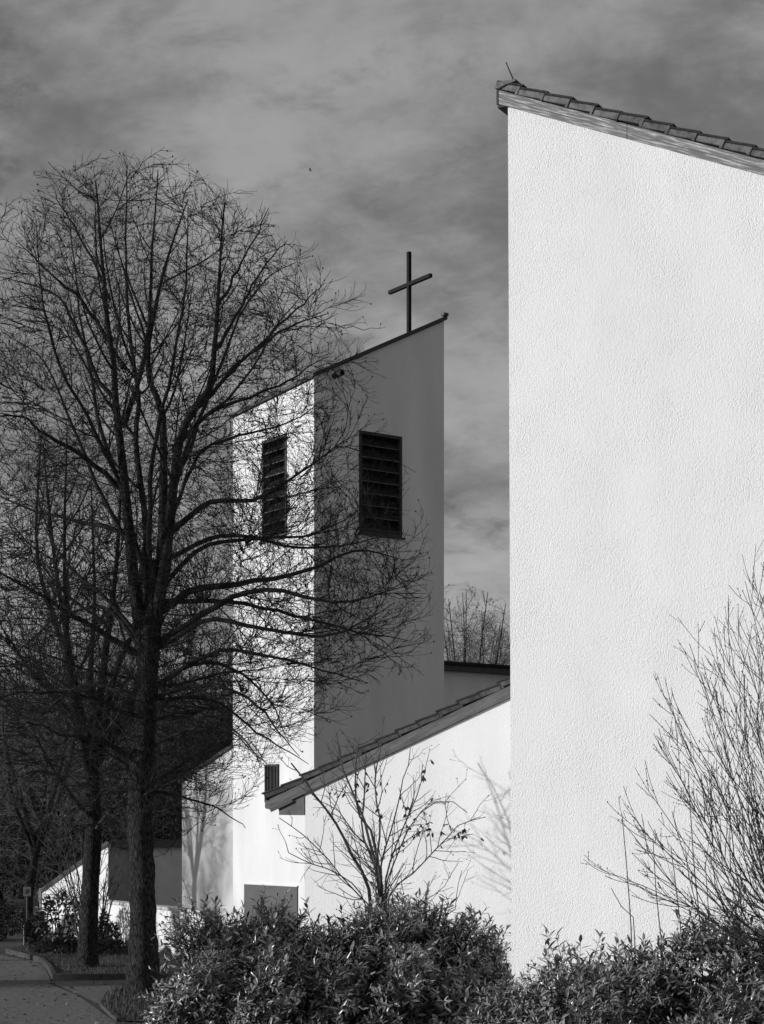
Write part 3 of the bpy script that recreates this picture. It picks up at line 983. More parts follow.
    F3, F3r = fill(rng, [B1, F1, F2], smp, 34000, 0.055, 0.34, 5, 0.0035, 0.0028, 0.45, 0.03)
    B3, B3r = spawn(rng, np.concatenate([F2]), F2r, 4.0, 0.3, 1.0, 36, 12, 0.6, 0.1, 0.38, 0.16, 0.08, 4, 0.004, 0.0026, 0.5, env)
    B2, B2r = F3, F3r
    # water shoots on the upper trunk
    W1, W1r = spawn(rng, Pt, Rt, 34, 0.46, 0.97, 70, 15, 0.05, 0.3, 0.9, 0.12, 0.12, 6, 0.006, 0.003, 0.1)
    W2, W2r = spawn(rng, W1, W1r, 7, 0.2, 1.0, 40, 12, 0.5, 0.1, 0.4, 0.05, 0.12, 4, 0.006, 0.0022, 0.5)
    tips = np.concatenate([B3[:, -1], B2[:, -1]])
    tips = tips[rng.random(len(tips)) < 0.13]
    print('big tree', len(B0), len(B1), len(F1), len(F2), len(B2), len(B3))
    tn = trunk_noise(rng, Pt, Rt, 22, 0.05)
    trunk_me = wood_mesh('trunk', [(Pt, tn, 22), (Pl, Rl, 9)])
    crown_me = wood_mesh('crown', [(Pm, Rm, 7), (S1, SR1, 5), (B1, B1r, 4), (F1, F1r, 3), (F2, F2r, 3), (B2, B2r, 3), (B3, B3r, 3), (W1, W1r, 3), (W2, W2r, 3)], tips, 0.014, rng)
    return trunk_me, crown_me


def resample_many(Pp, K):
    N, KK, _ = Pp.shape
    s = np.linspace(0, KK - 1.0001, K); i = s.astype(int); f = (s - i)[None, :, None]
    return Pp[:, i] * (1 - f) + Pp[:, i + 1] * f


def resample_r(Rr, K):
    N, KK = Rr.shape
    s = np.linspace(0, KK - 1.0001, K); i = s.astype(int); f = (s - i)[None, :]
    return Rr[:, i] * (1 - f) + Rr[:, i + 1] * f


tm, cm = big_tree()
b = P(143, 995, 31.3)
tree_obj('bare_tree', (b[0], b[1], 0), 'largest bare tree, its mottled trunk nearest at left of the hedge', 'tree', tm, cm, M['bark'], M['twig'])


def auto_tree(seed, H, trunk_r, fork, spread, dens=1.0, lean=0.0, sweep=None, fine=True, nl=5, low=0.3, trunk_pts=None, bud=(0.12, 0.016), infill=0):
    """bare tree at the origin: short trunk, several leaders, limbs, twigs"""
    rng = np.random.default_rng(seed)
    if trunk_pts is None:
        trunk_pts = [(0, 0, -0.1), (0.02, 0, H * 0.03), (lean * 0.3, 0.05, fork * 0.5), (lean, 0, fork)]
    tr = resample(np.array(trunk_pts), 24)
    rad = np.interp(np.linspace(0, 1, 24), [0, .05, .15, 1], [1.45, 1.15, 1.0, 0.72]) * trunk_r
    Pt, Rt = tr[None], rad[None]
    top = tr[-1]
    g = []
    for i in range(nl):
        a = i * 2 * math.pi / nl + rng.uniform(-.5, .5)
        s = spread * rng.uniform(0.25, 0.6)
        e = top + np.array([math.cos(a) * s, math.sin(a) * s, (H - fork) * rng.uniform(0.8, 1.0)])
        m1 = top + (e - top) * np.array([0.55, 0.55, 0.3]) + rng.normal(size=3) * 0.15
        m2 = top + (e - top) * np.array([0.8, 0.8, 0.62]) + rng.normal(size=3) * 0.2
        g.append((np.array([tr[-2 - i % 3], m1, m2, e]), trunk_r * rng.uniform(.42, .6), 0.012))
    Pl, Rl = stack_guides(g, 18)
    zm = fork * low

    def env(p):
        h = (p[:, 2] - zm) / (H - zm)
        w = spread * np.interp(h, [-.1, 0, .15, .4, .7, .9, 1.0, 1.02], [.1, .4, .85, 1, .8, .45, .1, .02])
        c = top[:2]
        return np.where(p[:, 2] > H, 2, np.linalg.norm(p[:, :2] - c, axis=1) / w)
    S1, S1r = spawn(rng, Pl, Rl, 2.4 * dens, 0.08, 0.97, 52, 12, 0.42, 0.6, spread * 0.9, 0.06, 0.07, 9, 0.013, 0.006, 0.75, env)
    S0, S0r = spawn(rng, Pt, Rt, 2.2, low, 1.0, 72, 12, 0.6, 1.0, spread * 0.9, 0.06, 0.08, 9, 0.016, 0.006, 0.1, env)
    B0 = np.concatenate([S1, S0]); B0r = np.concatenate([S1r, S0r])
    B1, B1r = spawn(rng, B0, B0r, 4.6 * dens, 0.15, 1.0, 44, 13, 0.42, 0.3, 1.8, 0.05, 0.10, 6, 0.010, 0.005, 0.7, env)
    B2, B2r = spawn(rng, B1, B1r, 6.0 * dens, 0.15, 1.0, 42, 14, 0.5, 0.18, 1.0, 0.05, 0.13, 4, 0.007, 0.004, 0.6, env)
    bt = [(S1, S1r, 5), (S0, S0r, 5), (B1, B1r, 3), (B2, B2r, 3)]
    tips = B2[:, -1]
    if fine:
        B3, B3r = spawn(rng, B2, B2r, 6 * dens, 0.15, 1.0, 40, 15, 0.55, 0.1, 0.45, 0.04, 0.12, 3, 0.006, 0.003, 0.5, env)
        bt.append((B3, B3r, 3)); tips = B3[:, -1]
    if infill:
        smp = env_sampler(rng, env, (-spread, -spread, zm), (spread, spread, H))
        F1, F1r = fill(rng, [Pl[:, 4:], S1, S0, B1], smp, infill // 6, 0.2, 1.3, 6, 0.0055, 0.0045, 0.2, 0.07)
        F2, F2r = fill(rng, [S1, S0, B1, F1], smp, infill, 0.09, 0.6, 5, 0.0045, 0.0036, 0.2, 0.07)
        bt += [(F1, F1r, 3), (F2, F2r, 3)]; tips = np.concatenate([tips, F2[:, -1]])
    tips = tips[rng.random(len(tips)) < bud[0]]
    print('auto tree', seed, len(B0), len(B1), len(B2))
    tn = trunk_noise(rng, Pt, Rt, 12, 0.04)
    return wood_mesh('trunk', [(Pt, tn, 12), (Pl, Rl, 7)]), wood_mesh('crown', bt, tips, bud[1], rng)


# ---- second tree, behind the big one
loc2 = P(88, 970, 36.65); loc2[2] = 0
s2 = 36.65 / FPX
tm, cm = auto_tree(21, 11.2, 0.20, 4.3, 3.3, 0.75, nl=7, infill=6500, low=0.55,
                   trunk_pts=[(0, 0, -0.1), (0, 0, .3), (0.04, 0, 1.6), (0.12, 0, 3.0), (0.05, .1, 4.3)])
t2 = empty('bare_tree', loc2, 'slimmer bare tree with dark trunk just left of and behind the largest tree', 'tree')
o = link('trunk', tm, M['bark_dark']); o.parent = t2
o = link('crown', cm, M['twig_mid']); o.parent = t2


def put(name, loc, rz, sc, label, cat, group, parts, mats):
    r = empty(name, loc, label, cat, group)
    r.rotation_euler = (0, 0, rz); r.scale = (sc, sc, sc)
    for (pn, me), m in zip(parts, mats):
        o = bpy.data.objects.new(pn, me); COL.objects.link(o)
        if not me.materials: me.materials.append(m)
        o.parent = r
    return r


far_a = auto_tree(31, 11, 0.17, 2.4, 3.6, 0.7, fine=True, infill=3500, nl=6, low=0.4)
far_b = auto_tree(32, 12, 0.20, 3.4, 3.2, 0.7, fine=True, infill=3500, nl=5, low=0.35, lean=0.4)
far_c = auto_tree(33, 8, 0.12, 0.9, 2.6, 0.9, fine=True, nl=9, low=0.5)
far_d = auto_tree(34, 12, 0.12, 5.5, 3.0, 0.6, fine=False, nl=7, low=0.75, bud=(0.22, 0.026), infill=5000)
ws = dict(a=far_a, b=far_b, c=far_c, d=far_d)


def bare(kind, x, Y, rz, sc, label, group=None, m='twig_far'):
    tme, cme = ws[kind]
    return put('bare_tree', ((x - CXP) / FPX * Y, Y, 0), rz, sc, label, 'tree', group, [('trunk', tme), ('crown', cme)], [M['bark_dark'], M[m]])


bare('b', 27, 50, 0.3, 0.72, 'bare tree behind the small square sign at the far left edge')
bare('a', -598, 47, 1.3, 0.9, 'bare tree beyond the left edge of the view shading the side wing')
bare('b', -290, 33, 2.0, 0.85, 'bare tree beside the road, nearest of those past the left edge')
bare('a', -210, 38.5, 4.0, 0.9, 'bare tree beside the road, middle one of those past the left edge')
wood = [('a', -30, 66, 0, 0.9), ('b', 20, 72, 1, 0.95), ('a', 62, 64, 2.2, 0.82), ('c', 104, 70, 0.4, 1.2), ('b', 140, 62, 3.1, 0.75), ('a', 172, 75, 4.1, 0.95),
        ('c', 205, 68, 2.6, 1.15), ('b', 232, 80, 5.0, 0.9), ('a', -70, 78, 3.3, 1.0), ('c', 50, 84, 5.2, 1.45), ('b', 100, 88, 0.9, 1.05), ('a', 190, 92, 1.7, 1.05)]
for kd, x, Y, rz, sc in wood:
    bare(kd, x, Y, rz, sc, 'bare tree in the dark wood behind the small house', 'bare trees of the wood at the left')
bare('d', 462, 70, 0.2, 1.06, 'leftmost bare treetop above the dark eave between tower and hall')
bare('d', 497, 74, 2.9, 1.0, 'bare treetop beside the hall edge above the dark eave')
bare('d', 479, 82, 1.5, 1.08, 'small bare treetop in the middle above the dark eave')


# evergreen (ivy-covered) trees of the wood
def evergreen(seed, H, rad):
    rng = np.random.default_rng(seed)
    n = 22000
    cl = rng.normal(size=(60, 3)); cl /= np.linalg.norm(cl, axis=1, keepdims=True)
    cl *= rng.uniform(0.3, 1, (60, 1)) ** 0.5
    cl = cl * np.array([rad, rad, H * 0.45]) + np.array([0, 0, H * 0.52])
    p = cl[rng.integers(0, 60, n)] + rng.normal(size=(n, 3)) * np.array([.42, .42, .38])
    p[:, 2] = np.clip(p[:, 2], 0.1, None)
    d = rng.normal(size=(n, 3)); d[:, 2] -= 0.3
    nr = rng.normal(size=(n, 3)); nr[:, 2] += 1
    ln = rng.uniform(0.06, 0.13, n)
    cr = leaf_mesh('crown', p, d, nr, ln, ln * 0.5, 0.2)
    tr = wood_mesh('trunk', [(resample([(0, 0, -.1), (.05, 0, H * .3), (0, .05, H * .8)], 10)[None], np.linspace(.18, .05, 10)[None], 9)])
    return tr, cr


eg = [evergreen(51, 8, 1.9), evergreen(52, 6, 2.2)]
for i, (x, Y, k, sc) in enumerate([(-25, 68, 0, 1.0), (14, 72, 0, 1.1), (52, 69, 1, 1.05), (85, 74, 0, 1.1), (118, 66, 1, 1.1), (148, 78, 0, 1.1), (170, 66, 0, .9), (198, 74, 0, 1.05),
                                   (222, 64, 1, 1.15), (238, 82, 0, 1.15), (-5, 80, 0, 1.25), (68, 86, 0, 1.25), (128, 92, 0, 1.3), (182, 90, 0, 1.3), (215, 95, 0, 1.35), (30, 94, 0, 1.35), (95, 69, 1, .95), (0, 66, 1, .9)]):
    put('evergreen_tree', ((x - CXP) / FPX * Y, Y, 0), i * 1.7, sc, 'dark ivy covered tree in the wood behind the small house', 'tree', 'dark evergreen trees of the wood',
        [('trunk', eg[k][0]), ('crown', eg[k][1])], [M['bark_dark'], M['evergreen']])

put('evergreen_tree', (-11.0, 32.7, 0), 0.4, 0.42, 'young dark evergreen standing alone across the road beyond the left edge', 'tree', None,  # out-of-view tree added to throw a shade band across the road
    [('trunk', eg[0][0]), ('crown', eg[0][1])], [M['bark_dark'], M['evergreen']])

# ================================================================== SHRUBS AND HEDGES
def hedge(name, lumps, n_spr, leaf, label, seed, slen=(0.18, 0.42), ymax=None, ups=70, gap=None):
    rng = np.random.default_rng(seed)
    lumps = np.array(lumps)
    area = lumps[:, 3] * lumps[:, 5] + lumps[:, 4] * lumps[:, 5] + lumps[:, 3] * lumps[:, 4]
    idx = rng.choice(len(lumps), n_spr * 3, p=area / area.sum())
    v = rng.normal(size=(n_spr * 3, 3)); v /= np.linalg.norm(v, axis=1, keepdims=True)
    sh = rng.uniform(0.62, 1.0, (n_spr * 3, 1))
    L = lumps[idx]
    p = L[:, :3] + v * L[:, 3:] * sh
    nr = v / L[:, 3:]; nr /= np.linalg.norm(nr, axis=1, keepdims=True)
    inside = np.zeros(len(p), bool)
    for l in lumps:
        e = (((p - l[:3]) / l[3:]) ** 2).sum(1)
        inside |= e < 0.45
    ok = ~inside & (p[:, 2] > 0.25) & (nr[:, 1] < 0.75)
    ok &= ~((np.sin(p[:, 0] * 4.3 + seed) + np.sin(p[:, 2] * 6.1 + p[:, 1] * 3.0) + np.sin(p[:, 0] * 9.7 - p[:, 2] * 7.3)) < -1.15)
    p, nr = p[ok][:n_spr], nr[ok][:n_spr]
    # lumpy surface
    p += (0.13 * np.sin(p[:, [1, 2, 0]] * 5.1 + seed) + 0.12 * np.sin(p[:, [2, 0, 1]] * 2.7 + seed)) * nr
    ax = nr * 0.9 + rng.normal(size=nr.shape) * 0.48; ax[:, 2] += 0.28
    sl = rng.uniform(slen[0], slen[1], len(p))
    # taller leading shoots on top
    top = (nr[:, 2] > 0.45) & (rng.random(len(p)) < 0.10)
    sl[top] *= 1.55; ax[top] = ax[top] * 0.35 + np.array([0, 0, 1.0])
    (o, d, n_, ln, wd), (line, rad) = sprigs(rng, p, ax, sl, 10, leaf * np.where(top, 1.35, 1.0)[:, None], 0.28)
    root = empty(name, (lumps[:, 0].mean(), lumps[:, 1].mean(), 0), label, 'hedge')
    link('foliage', leaf_mesh('foliage', o, d, n_, ln, wd, rng.uniform(0.02, 0.3, len(o))), M['laurel'], root)
    # inner stems
    bt = [(line, rad, 3)]
    cen = []
    for l in lumps:
        m = 60
        a = rng.normal(size=(m, 3)); a[:, 2] = np.abs(a[:, 2]); a /= np.linalg.norm(a, axis=1, keepdims=True)
        b0 = np.array([l[0], l[1], 0.0]) + rng.normal(size=(m, 3)) * np.array([l[3] * .3, .12, 0])
        b1 = l[:3] + a * l[3:] * 0.92
        tt = np.linspace(0, 1, 6)[None, :, None]
        ln_ = b0[:, None] * (1 - tt) + b1[:, None] * tt + rng.normal(size=(m, 6, 3)) * 0.03
        bt.append((ln_, np.tile(np.linspace(.014, .005, 6)[None], (m, 1)), 4))
    link('stems', wood_mesh('stems', bt), M['laurel_in'], root)
    # inner old leaves (darker, random) fill the volume
    m = n_spr * 5
    idx = rng.choice(len(lumps), m, p=area / area.sum()); v = rng.normal(size=(m, 3)); v /= np.linalg.norm(v, axis=1, keepdims=True)
    q = lumps[idx, :3] + v * lumps[idx, 3:] * rng.uniform(0.3, 0.86, (m, 1)) ; q = q[q[:, 2] > 0.15]
    m = len(q)
    link('inner_foliage', leaf_mesh('inner_foliage', q, rng.normal(size=(m, 3)), rng.normal(size=(m, 3)) + [0, 0, .6], rng.uniform(.08, .14, m), rng.uniform(.03, .05, m)), M['laurel'], root)
    return root


def lump(px_, ytop, Y, rx, ry, ext=0.22):
    X = (px_ - CXP) / FPX * Y
    zt_ = CAMZ - (ytop - HOR) / FPX * Y - ext
    rz = zt_ * 0.62
    return [X, Y, zt_ - rz, rx, ry, rz]


hedge('laurel_hedge', [lump(196, 935, 22.6, .42, .6), lump(212, 897, 22.4, .62, .75), lump(270, 900, 22.3, .7, .8), lump(335, 905, 22.2, .7, .85),
                       lump(412, 880, 22.1, .62, .85), lump(450, 905, 22.2, .55, .8), lump(494, 935, 22.6, .42, .6), lump(203, 985, 21.9, .45, .5), lump(300, 950, 21.5, .9, .6), lump(420, 960, 21.4, .7, .5)],
      4700, 0.122, 'large glossy laurel hedge in front of the white annexe', 71)
hedge('laurel_hedge', [lump(520, 962, 19.7, .42, .5), lump(572, 944, 19.2, .55, .6), lump(640, 938, 18.8, .6, .65), lump(705, 925, 18.4, .55, .65), lump(765, 925, 18.0, .6, .65), lump(830, 920, 17.6, .6, .65), lump(900, 925, 17.2, .6, .65),
                       lump(490, 1000, 19.5, .3, .4), lump(600, 985, 18.4, .8, .4), lump(740, 985, 17.6, .8, .4)],
      4500, 0.120, 'glossy laurel hedge at the foot of the tall hall wall at right', 72)

# ---- bare shrub with a few withered leaves in front of the annexe
def centre_shrub():
    rng = np.random.default_rng(8)
    Y0 = 23.15
    zz = lambda x, y: (170 + x / 2.183, 640 + y / 2.183)

    def gd(pts, r0, r1, dy):
        n = len(pts)
        q = [zz(*p) for p in pts]
        pp = [P(x, y, Y0 + dy * i / (n - 1)) for i, (x, y) in enumerate(q)]
        return (np.array([[pp[0][0] * 0.98 + 0.004, Y0, 0.0]] + pp), r0, r1)
    g = [gd([(440, 600), (430, 530), (380, 440), (340, 370), (308, 325), (270, 270)], .030, .008, -.3),
         gd([(452, 600), (440, 500), (410, 400), (380, 320), (360, 270), (350, 200)], .032, .006, .3),
         gd([(460, 600), (455, 500), (440, 420), (405, 370), (402, 290), (410, 220)], .030, .006, -.2),
         gd([(470, 600), (462, 500), (430, 420), (432, 330), (437, 250)], .024, .005, .5),
         gd([(474, 600), (470, 520), (478, 420), (468, 330), (482, 250)], .024, .005, -.5),
         gd([(478, 600), (480, 520), (520, 420), (560, 340), (572, 280)], .018, .004, .2),
         gd([(480, 600), (500, 500), (545, 400), (610, 350), (660, 380)], .014, .004, -.4),
         gd([(478, 600), (530, 520), (590, 460), (640, 410), (690, 395)], .013, .004, .5),
         gd([(430, 600), (400, 560), (330, 480), (270, 430), (232, 400)], .013, .004, -.6),
         gd([(425, 600), (370, 520), (310, 490), (255, 470), (240, 440)], .011, .004, -.8),
         gd([(450, 600), (430, 480), (380, 420), (350, 380), (300, 360)], .016, .004, .9),
         gd([(485, 600), (560, 560), (620, 520), (650, 470)], .010, .003, .4),
         gd([(492, 600), (600, 600), (610, 540), (622, 490)], .010, .003, -.3),
         gd([(465, 600), (470, 480), (500, 380), (520, 290), (530, 240)], .018, .004, .8)]
    Pl, Rl = stack_guides(g, 18); Rl = Rl * 1.25
    Pl[:, 1:] += np.cumsum(rng.normal(size=Pl[:, 1:].shape), 1) * 0.013
    B1, B1r = spawn(rng, Pl, Rl, 4.6, 0.3, 1.0, 42, 12, 0.22, 0.12, 0.7, 0.06, 0.12, 6, 0.008, 0.0025, .6)
    B2, B2r = spawn(rng, B1, B1r, 6, 0.2, 1.0, 42, 12, 0.5, 0.06, 0.3, 0.05, 0.12, 4, 0.006, 0.002, .5)
    tips = np.concatenate([B2[:, -1], B1[:, -1]])
    root = empty('bare_shrub', (P(395, 900, Y0)[0], Y0, 0), 'bare many stemmed shrub with a few withered leaves in front of the annexe', 'shrub')
    link('stems', wood_mesh('stems', [(Pl, Rl, 7), (B1, B1r, 4), (B2, B2r, 3)], tips[rng.random(len(tips)) < .4], 0.008, rng), M['twig_shrub'], root)
    pts = []
    for (cx, cy, sx, sy, n) in [(425, 315, 14, 10, 12), (572, 295, 10, 14, 9), (580, 408, 16, 16, 16), (625, 420, 18, 14, 16), (510, 425, 14, 20, 12), (462, 372, 10, 10, 7), (380, 330, 14, 10, 6), (520, 370, 10, 12, 6), (640, 425, 8, 8, 5), (540, 400, 20, 16, 7), (470, 320, 14, 14, 5)]:
        q = np.column_stack([rng.normal(cx, sx, int(n * 1.7)), rng.normal(cy, sy, int(n * 1.7))])
        for a, b_ in q:
            x, y = zz(a, b_); pts.append(P(x, y, Y0 + rng.normal() * .25))
    # hang each leaf from the nearest twig point
    allp = np.concatenate([B1.reshape(-1, 3), B2.reshape(-1, 3), Pl[:, 6:].reshape(-1, 3)])
    pts = np.array(pts)
    near = []
    for p in pts:
        dd = np.linalg.norm((allp - p) * [1, .4, 1], axis=1); near.append(allp[dd.argmin()])
    near = np.array(near)
    m = len(near)
    d = rng.normal(size=(m, 3)) * .5; d[:, 2] -= 1
    ln = rng.uniform(.05, .085, m)
    link('leaves', leaf_mesh('leaves', near, d, rng.normal(size=(m, 3)), ln, ln * .45, .25), M['dryleaf'], root)


centre_shrub()


# ---- bare shrub at the right edge
def right_shrub():
    rng = np.random.default_rng(9)
    Y0 = 17.6
    base = [(800, 960), (812, 955), (790, 965), (822, 960)]
    tips = [(607, 868, 700, 890), (622, 815, 690, 880), (648, 745, 705, 850), (640, 790, 700, 862), (652, 690, 705, 800), (667, 655, 715, 790), (664, 700, 715, 830), (678, 668, 730, 790), (690, 600, 730, 740), (700, 630, 745, 760),
            (708, 605, 745, 720), (716, 590, 760, 720), (728, 580, 765, 700), (745, 540, 775, 690), (748, 590, 780, 720), (760, 555, 785, 690), (770, 520, 800, 680), (790, 530, 810, 680), (735, 640, 770, 760),
            (690, 720, 740, 820), (705, 690, 750, 800), (720, 750, 765, 840), (660, 850, 720, 885), (640, 885, 720, 905), (752, 680, 785, 780), (740, 720, 780, 830), (830, 540, 825, 700), (860, 580, 840, 720), (890, 640, 850, 760), (920, 720, 860, 830), (900, 590, 850, 740)]
    g = []
    for i, (x, y, mx, my) in enumerate(tips):
        y += 42 if y < 800 else 4; my += 22
        bx, by = base[i % 4]
        dy = rng.uniform(-.9, .75)
        if y < 700: dy *= .7
        g.append((np.array([[P(bx, by, Y0)[0] + rng.normal() * .06, Y0 + rng.normal() * .08, 0.0], P(bx, by, Y0), P((bx + mx) / 2 - 4, (by + my) / 2 + 14, Y0 + dy * .3), P(mx, my, Y0 + dy * .65), P(x, y, Y0 + dy)]), rng.uniform(.008, .015), .003))
    Pl, Rl = stack_guides(g, 20)
    Pl[:, 1:] += np.cumsum(rng.normal(size=Pl[:, 1:].shape), 1) * 0.0035
    B1, B1r = spawn(rng, Pl, Rl, 6.4, 0.25, 1.0, 28, 8, 0.24, 0.14, 0.8, 0.09, 0.035, 7, 0.006, 0.0028, .7)
    B2, B2r = spawn(rng, B1, B1r, 5.2, 0.15, 0.9, 36, 8, 0.40, 0.06, 0.3, 0.09, 0.05, 4, 0.006, 0.0022, .5)
    bp = np.concatenate([B1[:, 1:].reshape(-1, 3), B2[:, 1:].reshape(-1, 3)])
    bp = bp[rng.random(len(bp)) < .5] + rng.normal(size=(1, 3)) * 0
    root = empty('bare_shrub', (P(805, 960, Y0)[0], Y0, 0), 'leafless fan shaped shrub with budded twigs at the right edge before the hall', 'shrub')
    link('stems', wood_mesh('stems', [(Pl, Rl, 7), (B1, B1r, 4), (B2, B2r, 3)], bp, 0.0065, rng), M['twig_shrub'], root)


right_shrub()

# ---- tall canes rising from the right-hand hedge
for i, (x0, y0, x1, y1, Y) in enumerate([(632, 955, 622, 815, 18.6), (662, 955, 653, 838, 18.5), (682, 955, 671, 848, 18.4), (702, 955, 688, 770, 18.3), (709, 950, 705, 862, 18.5), (634, 925, 611, 888, 18.7)]):
    a = P(x0, y0, Y); t_ = P(x1, y1, Y)
    pts = resample([(a[0] + .02, Y, 0), a, a * .5 + t_ * .5 + np.array([.012 * (-1) ** i, 0, 0]), t_], 12)[None]
    o = link('cane', wood_mesh('cane', [(pts, np.linspace(.010, .004, 12)[None], 6)], pts[0, 6::2], .009), M['twig_shrub'])
    tag(o, 'thin upright bare cane rising out of the right hand laurel hedge', 'cane', 'bare canes in the right hand hedge')


# ---- fallen leaves on the ground
def litter():
    rng = np.random.default_rng(77)
    n = 1500
    y = rng.uniform(24, 44, n); x = -2.6 - rng.random(n) ** 1.3 * (0.17 * y)
    p = np.column_stack([x, y, np.where((y > 34.6) & (x > -7), 0.085, 0.02)])
    d = rng.normal(size=(n, 3)); d[:, 2] *= .15
    nr = rng.normal(size=(n, 3)) * .35 + [0, 0, 1]
    ln = rng.uniform(.04, .09, n)
    o = link('leaf_litter', leaf_mesh('leaf_litter', p, d, nr, ln, ln * .6, .2), M['litter'])
    tag(o, 'scattered fallen leaves on the path and lawn', 'leaves', kind='stuff')


litter()

# ---- planting by the garden wall
def bush(name, cx, cy, n, rx, ry, rz, z0, leaf, m, label, seed, stems=0):
    rng = np.random.default_rng(seed)
    v = rng.normal(size=(n, 3)); v /= np.linalg.norm(v, axis=1, keepdims=True)
    v *= rng.uniform(.45, 1.0, (n, 1)) ** .5
    p = v * [rx, ry, rz] * (1 + .15 * np.sin(v[:, [1, 2, 0]] * 6 + seed)) + [cx, cy, z0 + rz * .9]
    p[:, 2] = np.abs(p[:, 2] - .02) + .02
    d = v + rng.normal(size=(n, 3)) * .6
    nr = rng.normal(size=(n, 3)) * .5 + [0, 0, 1]
    ln = rng.uniform(.7, 1.3, n) * leaf
    r = empty(name, (cx, cy, 0), label, 'shrub')
    link('foliage', leaf_mesh('foliage', p, d, nr, ln, ln * .42), m, r)
    k = 14
    b0 = np.column_stack([rng.normal(cx, .08, k), rng.normal(cy, .08, k), np.zeros(k)]); b1 = p[rng.integers(0, n, k)]
    tt = np.linspace(0, 1, 5)[None, :, None]
    link('stems', wood_mesh('stems', [(b0[:, None] * (1 - tt) + b1[:, None] * tt + rng.normal(size=(k, 5, 3)) * .02, np.tile(np.linspace(.02, .006, 5)[None], (k, 1)), 4)]), M['laurel_in'], r)
    return r


q = P(37, 935, 43.5); bush('round_bush', q[0], 43.5, 4200, .30, .32, .42, 0.0, .06, M['evergreen'], 'small round clipped dark bush at the road end beside the garden wall', 81)
q = P(60, 930, 42.5); bush('leafy_shrub', q[0], 42.5, 900, .55, .5, .70, 0.05, .14, M['bushleaf'], 'loose leafy shrub against the lit garden wall left of the second trunk', 82)
q = P(104, 945, 41.5); bush('leafy_shrub', q[0], 41.5, 800, .32, .4, .45, 0.0, .12, M['bushleaf'], 'dark leafy shrub against the garden wall right of the second trunk', 83)
q = P(60, 960, 40.5); bush('ground_cover_bush', q[0], 40.6, 1500, .62, .35, .2, 0.0, .09, M['bushleaf'], 'low spreading leafy bush at the corner of the far lawn', 84)
q = P(118, 958, 40.3); bush('low_hedge', q[0], 40.3, 3200, .75, .3, .2, 0.0, .06, M['evergreen'], 'low clipped dark hedge along foot of the garden wall between the two trunks', 85)


bush('evergreen_hedge', -11.35, 45.9, 9000, 2.35, .55, .62, 0.0, .08, M['evergreen'], 'long dark hedge closing off the far end of the road at the left edge', 86)


def fan_shrub(px0, Y0, tips, label, seed):
    rng = np.random.default_rng(seed)
    g = []
    for (x, y) in tips:
        b0 = P(px0, 950, Y0); b0[2] = 0; b0 += rng.normal(size=3) * [.1, .1, 0]
        t_ = P(x, y, Y0 + rng.normal() * .4)
        mid = b0 * .5 + t_ * .5 + np.array([(b0[0] - t_[0]) * .08, 0, .15])
        g.append((np.array([b0, mid, t_]), .028, .006))
    Pl, Rl = stack_guides(g, 14)
    Pl[:, 1:] += np.cumsum(rng.normal(size=Pl[:, 1:].shape), 1) * 0.01
    B1, B1r = spawn(rng, Pl, Rl, 4, .3, 1, 36, 12, .3, .2, 1.0, .05, .1, 6, .007, .004, .6)
    B2, B2r = spawn(rng, B1, B1r, 4, .2, 1, 40, 12, .5, .1, .5, .05, .1, 4, .006, .003, .6)
    r = empty('bare_shrub', (P(px0, 950, Y0)[0], Y0, 0), label, 'shrub')
    link('stems', wood_mesh('stems', [(Pl, Rl, 6), (B1, B1r, 4), (B2, B2r, 3)]), M['twig_shrub'], r)


fan_shrub(84, 41.3, [(40, 830), (52, 822), (58, 850), (66, 815), (72, 860), (78, 835), (30, 862), (95, 850)], 'bare fan of slanting stems before the garden wall left of the second trunk', 91)
fan_shrub(100, 41.5, [(104, 850), (112, 835), (122, 845), (128, 862), (116, 870), (108, 880), (133, 850)], 'bare fan of upright stems before the small house right of the second trunk', 92)

# ================================================================== SIGNS AND SMALL THINGS
def pole(name, x, Y, z1, r, parent):
    X = (x - CXP) / FPX * Y
    V, Q = tubes([(np.array([[(X, Y, 0), (X, Y, z1 * .5), (X, Y, z1)]]), np.full((1, 3), r), 8)])
    return link(name, np_mesh(name, V, Q, smooth=True), M['pole'] if r > .025 else M['dark_metal'], parent)


Ys = 44.0
q = P(27, 891.5, Ys)
sg = empty('square_sign', (q[0], Ys, 0), 'small pale square sign on a thin post before dark trunk at far left', 'sign')
pole('post', 27, Ys + .03, q[2] + .1, .022, sg)
F1 = Frame((q[0], Ys), (1, 0))
mb = MB(); mb.box(F1, -.095, .095, -.012, 0, q[2] - .115, q[2] + .115); brd = mb.build('board', M['sign'], sg)
mb = MB()
mb.prism(F1, [(-.05, q[2] - .055), (.02, q[2] - .055), (.05, q[2] - .01), (.045, q[2] + .06), (-.015, q[2] + .065), (-.03, q[2] + .02)], -.016, -.0125)
mb.build('pictogram', M['signdark'], brd)

